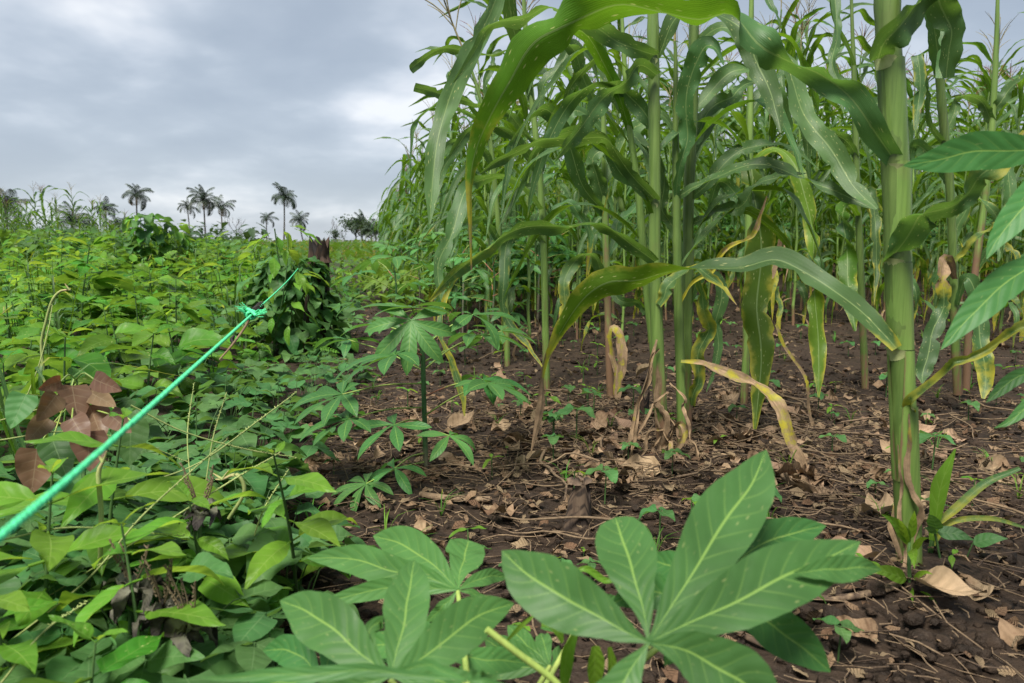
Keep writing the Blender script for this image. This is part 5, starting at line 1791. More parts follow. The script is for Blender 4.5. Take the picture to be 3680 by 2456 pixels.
# ------------------------------------------------------------------ weed bed on the left
def spot_label(kind, x, y):
    if y < 1.1:
        w = 'in the lower left corner, close to the camera'
    elif y < 2.0:
        w = 'in the bed under the green rope'
    elif y < 2.9:
        w = 'in the bed left of the rope knot' if x / y < -0.45 else 'in the bed behind the rope knot'
    elif y < 4.2:
        w = 'at the left edge of the bed' if x / y < -0.5 else 'in the bed beside the stump'
    else:
        w = 'in the far left part of the bed' if x / y < -0.5 else ('in the far bed below the palms' if x / y < -0.34 else 'in the far bed behind the stump')
    return kind + ' ' + w


# tall things first
for (x, y, Yg, sc, pr, rz, lb) in ((90, 1300, 0.80, 1.0, P_LIME[0], 0.4, 'tall yellow-green weed with dark stem below the near end of the rope'),
                                   (245, 1330, 0.95, 0.95, P_LIME[1], 1.0, 'yellow-green weed with long pointed leaves right of the rope'),
                                   (30, 1400, 0.70, 0.70, P_LIME[2], 2.0, 'yellow-green weed cut by the left picture edge'),
                                   (180, 1560, 0.62, 0.74, P_WEED[0], 0.0, 'low broadleaf weed in the very lower left corner'),
                                   (330, 1500, 0.72, 0.8, P_LIME[1], 3.3, 'low yellow-green weed at the bottom edge left of the cassava'),
                                   (470, 1420, 0.9, 0.8, P_LIME[0], 4.0, 'yellow-green weed just left of the front cassava leaves')):
    p = A(x, y, Yg)
    p.z = gz(p.x, p.y)
    place(pr, 'broadleaf_weed', lb, 'weed', 'broadleaf weeds', TRS(p, rz, sc * 0.9))


_bz = A(190, 1060, 1.22)
KEEP.append((_bz.x + 0.03, _bz.y - 0.12, 0.19))


def weed_bed():
    spots = []
    y = 0.62
    while y < 8.2:
        st = 0.15 + 0.022 * y
        xl = -0.74 * y - 0.25
        x = bed_edge(y) - random.uniform(0.0, 0.1)
        while x > xl:
            spots.append((x + random.uniform(-0.05, 0.05), y + random.uniform(-0.05, 0.05) * (1 + y * 0.3)))
            x -= st * random.uniform(0.8, 1.3)
        y += st * 0.95
    ind = spots[:300]
    print('weed spots', len(spots), ind[-1][1])
    for x, y in ind:
        if not free(x, y):
            if (x - _bz.x) ** 2 + (y - _bz.y) ** 2 < 0.25 and y < _bz.y + 0.05:
                place(random.choice(P_VINE + P_HEART), 'creeping_bean', 'low creeping bean plant under the bronze-leaved shrub', 'vine', 'weeds of the left bed', TRS((x, y, gz(x, y)), random.uniform(0, 6.28), 0.55))
            continue
        d_edge = bed_edge(y) - x
        u = random.random()
        low = -0.72 < x / y < -0.44 and y < 1.15
        near_edge = d_edge < 0.22 + 0.05 * y
        hs = 0.80 + 0.09 * y * (1 if d_edge > 0.3 else 0.4)
        if y < 1.3:
            hs = 0.62 + 0.12 * y
        hs = min(hs, 1.45) * random.uniform(0.85, 1.12)
        if low:
            hs = min(hs, max(0.4, (0.52 - 0.31 * y) / 0.36))
        if -0.345 < x / y < -0.15 and y < 3.7:
            hs = min(hs, max(0.35, (0.50 - 0.115 * y) / 0.3))
        if u < ((0.72 if y < 1.6 else 0.55) if near_edge else (0.40 if y < 1.6 else 0.16)):
            pr = random.choice(P_VINE)
            nm, kd, hs2 = 'creeping_bean', 'creeping three-leaflet bean plant', hs * 0.92
        elif u < 0.78 and near_edge:
            pr = random.choice(P_HEART)
            nm, kd, hs2 = 'creeping_vine', 'creeping vine with heart-shaped leaves', hs * 0.9
        elif u > 0.90 and y > 1.2:
            pr = random.choice(P_GRASS)
            nm, kd, hs2 = 'grass_clump', 'clump of narrow arching grass blades', hs
        elif 0.80 < u < 0.86:
            pr = random.choice(P_COMP)
            nm, kd, hs2 = 'broadleaf_weed', 'feathery-leaved weed with small paired leaflets', hs * 1.05
        elif 0.68 < u < 0.80:
            pr = random.choice(P_LOBED)
            nm, kd, hs2 = 'broadleaf_weed', 'weed with three-pointed leaves', hs * 1.05
        elif u > 0.86:
            pr = random.choice(P_LIME)
            nm, kd, hs2 = 'broadleaf_weed', 'yellow-green narrow-leaved weed', hs
        else:
            pr = random.choice(P_WEED)
            nm, kd, hs2 = 'broadleaf_weed', 'dark green broadleaf weed', hs
        place(pr, nm, spot_label(kd, x, y), {'broadleaf_weed': 'weed', 'grass_clump': 'grass'}.get(nm, 'vine'), 'weeds of the left bed', TRS((x, y, gz(x, y)), random.uniform(0, 6.28), hs2, random.uniform(0, 0.15), random.uniform(0, 6.28)))
    return spots[300:]


rest = weed_bed()
for _i in range(34):
    _y = random.uniform(0.62, 1.45)
    _x = random.uniform(-0.72 * _y, bed_edge(_y) - 0.02)
    place(random.choice(P_VINE + P_HEART), 'creeping_bean', 'low bean growth filling the ground under the near weeds', 'vine', 'low growth under the near weeds', TRS((_x, _y, gz(_x, _y)), random.uniform(0, 6.28), random.uniform(0.55, 0.75)))


def leaf_mass(name, label, spots, mat, lsize, per, hfun, cat='ground cover', asp=0.5):
    """low growth nobody could count: small leaf faces through the whole depth of the canopy"""
    mb = MB()
    u = np.array([-1, 0, 1.0])
    for x, y in spots:
        h = hfun(x, y)
        z0 = gz(x, y)
        for i in range(per):
            a = random.uniform(0, 6.28)
            r_ = random.uniform(0, 0.22 + 0.012 * y)
            L = lsize * random.uniform(0.7, 1.3)
            W = L * asp
            p = np.array([x + math.cos(a) * r_, y + math.sin(a) * r_, z0 + h * random.uniform(0.25, 1.0)])
            b = random.uniform(0, 6.28)
            e = random.uniform(-0.6, 0.4)
            d = np.array([math.cos(b) * math.cos(e), math.sin(b) * math.cos(e), math.sin(e)])
            s = np.array([-math.sin(b), math.cos(b), random.uniform(-0.3, 0.3)])
            P = np.zeros((4, 3, 3))
            At = np.zeros((4, 3, 3))
            for k, (t, w) in enumerate(((0, 0.1), (0.3, 1), (0.65, 0.8), (1, 0.03))):
                c = p + d * L * t + np.array([0, 0, -0.25 * L * t * t])
                P[k] = c[None, :] + s[None, :] * (u * W * w / 2)[:, None]
                P[k, :, 2] += np.abs(u) * W * w * 0.12
                At[k, :, 0] = u
                At[k, :, 1] = t
            mb.grid(P[:, ::-1], At[:, ::-1])
    o = link(name, mb.mesh(name, mat))
    return tag(o, label, cat, kind='stuff')


extra = []
y = 7.0
while y < 34:
    for i in range(int(10 + y * 1.2)):
        extra.append((random.uniform(-0.75 * y - 1, -0.18 * y - 0.1), y + random.uniform(-0.3, 0.3)))
    y += 0.45 + 0.03 * y
leaf_mass('weed_cover', 'low green weeds covering the far part of the left bed', rest + extra, M_FIELD, 0.13, 9, lambda x, y: 0.36 + 0.02 * min(y, 14) + (0.25 if x < -0.45 * y else 0) * random.random())
mid = [(random.uniform(-0.20 * y, 0.02 * y), y) for y in rng.uniform(5.5, 14, 420)] + [(random.uniform(0.02 * y, 0.75 * y), y) for y in np.concatenate([rng.uniform(7, 12, 700), rng.uniform(12, 32, 600)])]
leaf_mass('field_weeds', 'low weeds growing between the maize rows', mid, M_FIELD, 0.11, 7, lambda x, y: random.uniform(0.12, 0.42))


def vine_columns():
    for x0, ytop, ybot, Yg, rad, lab in ((338, 488, 640, 6.6, 0.12, 'tall vine-covered post-like shrub, left of two near the palms'), (397, 512, 640, 6.9, 0.16, 'vine-covered shrub, right of two near the palms')):
        p = A(x0, 640, Yg)
        p.z = gz(p.x, p.y)
        h = A(x0, ytop, Yg).z - p.z
        climber('vine_covered_shrub', lab, p, h, rad, 150, LV_HEART + LV_WEED, 0.13, 5, 'shrub', 0.35, 0.25)
    for x, yt, Yg, rd, lab in ((60, 520, 10.0, 0.8, 'round green bush at the far left behind the weeds'), (150, 525, 11.5, 0.9, 'green bush under the feathery palm'), (235, 530, 12.0, 0.7, 'green bush right of the feathery palm'),
                               (455, 548, 12.0, 0.7, 'low green bush under the group of three palms'), (530, 552, 13.0, 0.8, 'low green bush right of the group of three palms'), (585, 556, 11.0, 0.5, 'small green bush left of the stump')):
        q = A(x, yt, Yg)
        z0 = gz(q.x, q.y)
        climber('bush', lab, Vector((q.x, q.y, z0)), q.z - z0, rd, 150, LV_WEED + LV_HEART, 0.24, 4, 'bush', 0.5, 0.1)
    p = A(175, 620, 3.4)
    p.z = gz(p.x, p.y)
    for i, (x, yt, Yg, kind) in enumerate(((60, 545, 4.2, 0), (130, 535, 5.2, 1), (240, 560, 5.6, 0), (205, 548, 4.6, 1), (290, 575, 5.0, 0), (455, 575, 6.6, 0), (500, 560, 7.2, 1), (545, 585, 6.0, 0), (20, 590, 3.6, 1), (110, 600, 3.8, 0),
                                          (590, 600, 5.2, 1), (360, 600, 4.8, 0), (430, 620, 4.4, 1), (320, 640, 3.9, 0), (85, 640, 3.0, 1), (250, 660, 3.2, 0))):
        q = A(x, yt, Yg)
        z0 = gz(q.x, q.y)
        pr = P_TALL[(i % 2) * 2 + kind]
        place(pr, 'broadleaf_weed', ('taller dark green weed rising above the left bed', 'taller yellow-green weed rising above the left bed')[kind], 'weed', 'taller weeds of the left bed', TRS((q.x, q.y, z0), i * 1.3, (q.z - z0) / 0.64))
    place(P_LOBED[1], 'broadleaf_weed', 'tall branching weed with lobed leaves rising above the left bed', 'weed', 'broadleaf weeds', TRS(p, 0.5, 1.6))


vine_columns()

# bronze young shrub on the left
def bronze_shrub():
    b = A(190, 1060, 1.22)
    b.z = gz(b.x, b.y)
    r = thing('bronze_leaved_shrub', 'young shrub with drooping bronze and brown heart-shaped leaves under the rope', 'shrub', loc=b)
    mb = MB()
    top = A(175, 870, 1.3)
    tube(mb, [b, b.lerp(top, 0.5), top], (0.004, 0.0035, 0.002), 6, 8)
    part('stem', mb, M_WSTEM, r)
    for (x, y, s, a, w, under) in ((165, 885, 62, -1.4, 1.0, 0), (130, 905, 55, -2.2, 0.9, 0), (205, 900, 50, -0.5, 0.8, 1), (205, 930, 62, -1.2, 1.0, 0), (110, 960, 55, -2.3, 0.8, 1), (200, 990, 66, -1.5, 1.1, 0), (250, 950, 48, -0.7, 0.9, 1),
                                  (85, 1030, 75, -1.7, 1.0, 0), (165, 960, 50, -1.0, 1.0, 1), (300, 965, 75, -1.6, 0.9, 2), (120, 1010, 70, -1.2, 0.9, 2), (60, 905, 62, -2.0, 0.9, 2), (215, 870, 50, -0.4, 0.8, 1), (140, 875, 40, -2.8, 0.8, 1)):
        Y = 1.08 + random.uniform(-0.05, 0.06)
        s *= 1.12
        p0 = A(x, y, Y)
        tip = A(x + s * 1.25 * math.cos(a), y - s * 1.25 * math.sin(a), Y - 0.03)
        mb = MB()
        L = [p0, p0.lerp(tip, 0.33), p0.lerp(tip, 0.66), tip]
        ww = s * K / FPX * Y * w
        D = catmull(np.array([tuple(q) for q in L]), 12)
        t = np.linspace(0, 1, 12)
        ribbon(mb, [Vector(q) for q in D], ww * prof('heart', t) * 1.05, random.uniform(-25, 25), None, 0.2, 0.05, 7, 12, 7)
        part('leaf', mb, M_VINE if under == 2 else M_BRONZE, r)
        mb = MB()
        j = b.lerp(top, random.uniform(0.75, 1))
        tube(mb, [j, j.lerp(p0, 0.5) + Vector((0, 0, 0.01)), p0], 0.0012, 5, 6)
        part('petiole', mb, M_PETIOLE, r)


bronze_shrub()

# ------------------------------------------------------------------ thin flowering grass stalks, tendrils
def stalks():
    spec = [([(0, 1490), (200, 1330), (330, 1180), (520, 1010)], 0.75), ([(60, 1400), (300, 1250), (520, 1110), (640, 1040)], 0.85), ([(0, 1010), (150, 990), (300, 1010), (430, 1060)], 1.05),
            ([(0, 965), (120, 930), (260, 890)], 1.1), ([(0, 1240), (170, 1210), (420, 1230)], 0.8), ([(440, 1130), (430, 1000), (445, 880)], 1.15), ([(470, 1120), (490, 1000), (520, 900)], 1.1),
            ([(330, 1110), (460, 1060), (600, 960), (680, 900)], 1.0), ([(40, 960), (85, 850), (110, 760), (120, 700)], 1.3), ([(300, 930), (420, 990), (560, 1030), (680, 1050)], 1.0),
            ([(210, 1560), (300, 1500), (390, 1420)], 0.7), ([(0, 1570), (100, 1450), (200, 1380)], 0.65), ([(560, 1320), (600, 1180), (660, 1080)], 0.95)]
    for i, (pts, Y) in enumerate(spec):
        r = thing('grass_stalk', 'thin pale seeding grass stalk arching over the weeds', 'grass', 'thin seeding grass stalks', loc=A(*pts[0], Y))
        p3 = [A(x, y, Y + 0.03 * j) for j, (x, y) in enumerate(pts)]
        mb = MB()
        tube(mb, p3, [0.0011] * (len(p3) - 1) + [0.0006], 5, 24)
        part('stalk', mb, M_GRASS, r)
        D = catmull(np.array([tuple(q) for q in p3]), 60)
        mb = MB()
        for j in range(34, 60):
            q = D[j]
            dv = np.array([random.uniform(-1, 1), random.uniform(-1, 1), random.uniform(-0.5, 1)]) * 0.0026
            tube(mb, [q, q + dv], (0.0009, 0.0006), 4)
        part('seed_head', mb, M_GRASS, r)
    # curled woody tendril
    for pts, Y, lab in (([(100, 850), (95, 790), (105, 740), (120, 690), (140, 668), (160, 666)], 1.5, 'brownish vine tip curling up above the left bed'),
                        ([(525, 1190), (560, 1130), (545, 1090), (510, 1100)], 1.0, 'pale curling tendril over the bean leaves'),
                        ([(230, 1290), (232, 1180), (226, 1090), (236, 1060)], 0.85, 'hairy brown shoot tip standing beside the rope')):
        r = thing('tendril', lab, 'vine', loc=A(*pts[0], Y))
        mb = MB()
        tube(mb, [A(x, y, Y) for x, y in pts], [0.0028] * (len(pts) - 1) + [0.0018], 6, 24, (0, 0.6))
        part('shoot', mb, M_GRASS, r)
        mb = MB()
        e = A(*pts[-1], Y)
        for q in range(3):
            tube(mb, [e, e + Vector((random.uniform(-1, 1), 0, random.uniform(0, 1))) * 0.014], (0.0022, 0.0006), 5, age=(0.3, 0.6))
        part('bud', mb, M_GRASS, r)


stalks()


def eaten_plants():
    for (x, yb, yt, Y, lab) in ((455, 1400, 1175, 0.9, 'insect-eaten blackened leaf cluster on a green stem, nearest the rope'), (300, 1520, 1350, 0.75, 'insect-eaten greyish leaf cluster low in the left corner'), (430, 1560, 1440, 0.72, 'insect-eaten blackened leaf cluster at the bottom edge'), (370, 1540, 1400, 0.74, 'insect-eaten leaf cluster between two others at the bottom left')):
        b = A(x, yb, Y)
        r = thing('eaten_weed', lab, 'weed', 'insect-eaten weeds', loc=b)
        t = A(x + 3, yt, Y)
        b2 = Vector((b.x, b.y, gz(b.x, b.y)))
        mb = MB()
        tube(mb, [b2, b, t], (0.0035, 0.0033, 0.003), 8, 12)
        part('stem', mb, M_WSTEM, r)
        for i in range(12):
            a = i * 2.4
            mb = MB()
            L = random.uniform(0.025, 0.055)
            blade(mb, L, L * 0.45, 'ovate', 1.6, 0.5, 0.25, 8, 5, age=(random.uniform(0.3, 0.6), 0.9), M=orient(a, random.uniform(-0.6, 0.5), random.uniform(-1, 1), t), freq=14)
            part('leaf', mb, M_SKEL, r)
        for i in range(4):
            a = random.uniform(0, 6.28)
            mb = MB()
            e = t + Vector((math.cos(a) * 0.02, math.sin(a) * 0.01, random.uniform(0.04, 0.07)))
            tube(mb, [t, t.lerp(e, 0.5) + Vector((0.003, 0, 0)), e], 0.0009, 4, 8, (0.9, 0.9))
            for j in range(8):
                q = t.lerp(e, 0.3 + 0.09 * j)
                tube(mb, [q, q + Vector((random.uniform(-1, 1) * 0.004, 0, 0.004))], (0.0014, 0.0005), 4, age=(0.9, 0.9))
            part('seed_stalk', mb, M_WSTEM, r)


eaten_plants()

# ------------------------------------------------------------------ litter on the soil
def dry_leaf_meshes(k=9):
    out = []
    for i in range(k):
        mb = MB()
        blade(mb, 0.1, random.uniform(0.04, 0.062), random.choice(['ovate', 'lance', 'heart']), random.uniform(-0.9, 0.9), random.uniform(-0.5, 0.8), random.uniform(0.1, 0.3), 10, 6,
              age=(random.uniform(0, 0.6), random.uniform(0, 1)), curl=random.uniform(-1.5, 1.5), freq=random.uniform(6, 15), petiole=0.02 if i % 2 else 0)
        out.append(mb.mesh('dry_leaf', M_DRY))
    return out


LV_DRY = dry_leaf_meshes()


def soil_spot(y0, y1):
    while True:
        y = y0 + (y1 - y0) * random.random() ** 1.2
        x = random.uniform(bed_edge(y) - 0.05, 0.72 * y + 0.1)
        return x, y


CL = [(A(1560, 1085, 1.68).x, 1.66, 0.32), (A(1380, 1000, 2).x, 1.95, 0.4), (A(1950, 1150, 1.5).x, 1.5, 0.3), (A(1150, 1000, 1.9).x, 1.9, 0.4), (A(1900, 950, 2.2).x, 2.2, 0.4)]


def litter():
    n = 0
    for i in range(300):
        if i < 210:
            a, b_, r_ = random.choice(CL)
            x, y = random.gauss(a, r_), random.gauss(b_, r_ * 0.6)
            if y < 0.85 or x < bed_edge(y) + 0.05:
                continue
        else:
            x, y = soil_spot(0.9, 3.4)
        s = random.uniform(0.22, 0.95) * (1.4 if random.random() < 0.12 else 1)
        M = Matrix.Translation((x, y, gz(x, y) + random.uniform(0, 0.014))) @ Matrix.Rotation(random.uniform(0, 6.28), 4, 'Z') @ Matrix.Rotation(random.gauss(0, 0.45), 4, 'X') @ Matrix.Rotation(random.gauss(0, 0.25), 4, 'Y') @ Matrix.Scale(s, 4)
        o = link('dry_leaf', random.choice(LV_DRY), None, M)
        px = x / y
        w = 'left of the central maize stems' if px < -0.12 else ('around the central maize stems' if px < 0.17 else 'towards the thick near stalk')
        w2 = 'near, ' if y < 1.35 else ('farther, ' if y > 2.1 else '')
        tag(o, 'curled dry brown leaf on the soil, ' + w2 + w, 'dry leaf', 'dry fallen leaves')
    # dry stalks
    sm = []
    for i in range(8):
        mb = MB()
        L = 0.25
        k = 6
        pts = [Vector((L * (j / (k - 1) - 0.5), random.gauss(0, 0.010), abs(random.gauss(0, 0.006)))) for j in range(k)]
        tube(mb, pts, np.linspace(0.0028, 0.0014, k) * random.uniform(0.7, 1.3), 5, 12, (random.uniform(0, 0.3), random.uniform(0, 0.6)))
        sm.append(mb.mesh('dry_stalk', M_STRAW))
    for i in range(170):
        if i < 120:
            a, b_, r_ = random.choice(CL)
            x, y = random.gauss(a, r_ * 1.2), random.gauss(b_, r_ * 0.8)
            if y < 0.85 or x < bed_edge(y) + 0.08:
                continue
        else:
            x, y = soil_spot(0.9, 3.6)
        M = Matrix.Translation((x, y, gz(x, y) + 0.008 + random.uniform(0, 0.012))) @ Matrix.Rotation(random.uniform(0, 6.28), 4, 'Z') @ Matrix.Rotation(random.gauss(0, 0.08), 4, 'Y') @ Matrix.Scale(random.uniform(0.35, 1.3), 4)
        px = x / y
        w = 'left of the central maize stems' if px < -0.12 else ('around the central maize stems' if px < 0.17 else 'towards the thick near stalk')
        tag(link('dry_stalk', random.choice(sm), None, M), 'thin dry straw-coloured stalk lying on the soil ' + w, 'dry stalk', 'dry stalks on the soil')
    # crumbs nobody could count
    mb = MB()
    for i in range(6500):
        if random.random() < 0.6:
            a, b_, r_ = random.choice(CL)
            x, y = random.gauss(a, r_ * 1.3), random.gauss(b_, r_)
        else:
            x, y = soil_spot(0.75, 6.0)
        if y < 0.6 or x < bed_edge(y) - 0.1:
            continue
        z = gz(x, y) + 0.006 + random.uniform(0, 0.01)
        a = random.uniform(0, 6.28)
        L = random.uniform(0.008, 0.06) if random.random() < 0.8 else random.uniform(0.05, 0.16)
        d = Vector((math.cos(a), math.sin(a), random.gauss(0, 0.12)))
        k = Vector((-d.y, d.x, 0)) * random.gauss(0, 0.15) * L
        tube(mb, [Vector((x, y, z)), Vector((x, y, z)) + d * L * 0.5 + k, Vector((x, y, z)) + d * L], random.uniform(0.0005, 0.0014), 3, age=(random.uniform(0, 0.7),) * 2)
    tag(link('straw_litter', mb.mesh('straw_litter', M_STRAW)), 'fine straw and root litter strewn over the soil', 'litter', kind='stuff')
    mb = MB()
    for i in range(4200):
        if random.random() < 0.55:
            a, b_, r_ = random.choice(CL)
            x, y = random.gauss(a, r_ * 1.2), random.gauss(b_, r_)
        else:
            x, y = soil_spot(0.8, 6.5)
        if y < 0.6 or x < bed_edge(y) - 0.05:
            continue
        L = random.uniform(0.006, 0.03) * (1 + 0.12 * y)
        blade(mb, L, L * random.uniform(0.35, 0.7), random.choice(['ovate', 'lance']), random.uniform(-0.8, 0.8), random.uniform(-0.4, 0.5), 0.2, 4, 3, age=(random.uniform(0, 0.9),) * 2,
              M=orient(random.uniform(0, 6.28), random.gauss(0, 0.3), random.gauss(0, 0.5), (x, y, gz(x, y) + 0.01)))
    tag(link('leaf_litter', mb.mesh('leaf_litter', M_DRY)), 'small broken dry leaf bits on the soil', 'litter', kind='stuff')
    # clods
    mb = MB()
    for i in range(4200):
        x, y = soil_spot(0.7, 4.5)
        s = random.uniform(0.003, 0.010) * (2.0 if random.random() < 0.12 else 1)
        th = np.linspace(0, 6.283, 6, endpoint=False)
        P = np.zeros((4, 6, 3))
        for j, (zz, rr) in enumerate(((-0.4, 0.7), (0.1, 1.0), (0.6, 0.7), (0.8, 0.05))):
            q = rr * s * (1 + rng.uniform(-0.3, 0.3, 6))
            P[j, :, 0] = x + np.cos(th) * q
            P[j, :, 1] = y + np.sin(th) * q
            P[j, :, 2] = gz(x, y) + 0.004 + zz * s
        mb.grid(P, np.zeros_like(P), closed=True)
    tag(link('soil_crumbs', mb.mesh('soil_crumbs', M_SOIL)), 'loose dark soil crumbs', 'soil', kind='stuff')


litter()


def log_pieces():
    for pts, Y, rr, lab, age in (([(965, 1140), (1000, 1146), (1060, 1150), (1125, 1152)], 1.58, 0.009, 'pale broken stick lying in front of the young cassava stem', (0, 0.1)),
                                 ([(1690, 1040), (1760, 1062), (1840, 1090)], 1.75, 0.004, 'long thin dry stick lying between the stalks', (0, 0.3)),
                                 ([(1110, 905), (1180, 915), (1260, 900), (1330, 905)], 2.45, 0.005, 'grey bent stick on the soil left of the clump', (0.1, 0.3)),
                                 ([(1720, 1155), (1850, 1165), (1980, 1200), (2060, 1225)], 1.4, 0.0035, 'long straw stalk lying left of the thick stalk foot', (0, 0.1)),
                                 ([(1830, 1380), (1920, 1395), (2040, 1385), (2075, 1360)], 1.12, 0.006, 'flattened brown dead leaf strip at the thick stalk foot', (0.5, 0.3)),
                                 ([(1690, 1445), (1760, 1480), (1830, 1500)], 0.98, 0.005, 'brown stick on the dark soil near the front leaves', (0.5, 0.3))):
        p = [A(x, y, Y) for x, y in pts]
        d = [ray(x * K, y * K) for x, y in pts]
        p = []
        for v in d:
            q = CAM + v * (-(CAMZ - 0.012) / v.z)
            q.z = gz(q.x, q.y) + rr
            p.append(q)
        r = thing('dry_stick', lab, 'stick', 'larger dry sticks', loc=p[0])
        mb = MB()
        k = len(p)
        tube(mb, p, [rr * random.uniform(0.8, 1.1) for _ in range(k)], 8, 20, age, squash=0.7)
        part('stick', mb, M_STRAW, r)


log_pieces()

# ------------------------------------------------------------------ seedlings
def seedlings():
    protos = []
    for i in range(5):
        parts = []
        h = random.uniform(0.03, 0.06)
        parts.append(('stem', tube_mesh('stem', M_WSTEM, [(0, 0, -0.01), (0.002, 0, h)], (0.0013, 0.001), 5), Matrix()))
        for j in range(random.choice([2, 3, 4])):
            a = j * 2.2 + random.uniform(-0.3, 0.3)
            parts.append(('leaf', random.choice(LV_HEART if i < 3 else LV_LIME), orient(a, random.uniform(-0.3, 0.3), random.uniform(-0.3, 0.3), (0, 0, h), random.uniform(0.18, 0.34))))
        protos.append(parts)
    for i in range(280):
        x, y = soil_spot(0.85, 5.5)
        if i % 3 == 0:
            y = random.uniform(2, 5.5)
            x = random.uniform(-0.1 * y, 0.7 * y)
        px = x / y
        w = 'left of the central maize stems' if px < -0.12 else ('around the central maize stems' if px < 0.17 else 'on the right-hand soil')
        place(random.choice(protos), 'seedling', 'tiny green seedling sprouting from the soil ' + w, 'seedling', 'seedlings on the soil', TRS((x, y, gz(x, y)), random.uniform(0, 6.28), random.uniform(0.6, 1.7)))
    # grass tufts
    for i in range(46):
        x, y = soil_spot(1.0, 4.0)
        r = thing('grass_tuft', 'small tuft of thin grass on the soil', 'grass', 'small grass tufts', loc=(x, y, gz(x, y)))
        mb = MB()
        for j in range(9):
            a = random.uniform(0, 6.28)
            L = random.uniform(0.02, 0.07)
            e = Vector((math.cos(a), math.sin(a), 0))
            p0 = Vector((x, y, gz(x, y)))
            ribbon(mb, [p0, p0 + e * L * 0.3 + Vector((0, 0, L * 0.6)), p0 + e * L * 0.8 + Vector((0, 0, L * 0.75))], [0.0022, 0.002, 0.0004], 0, sref=(-math.sin(a), math.cos(a), 0), n=6, cols=3, age=(0, random.uniform(0, 0.5)))
        part('blades', mb, M_WEED, r)


seedlings()


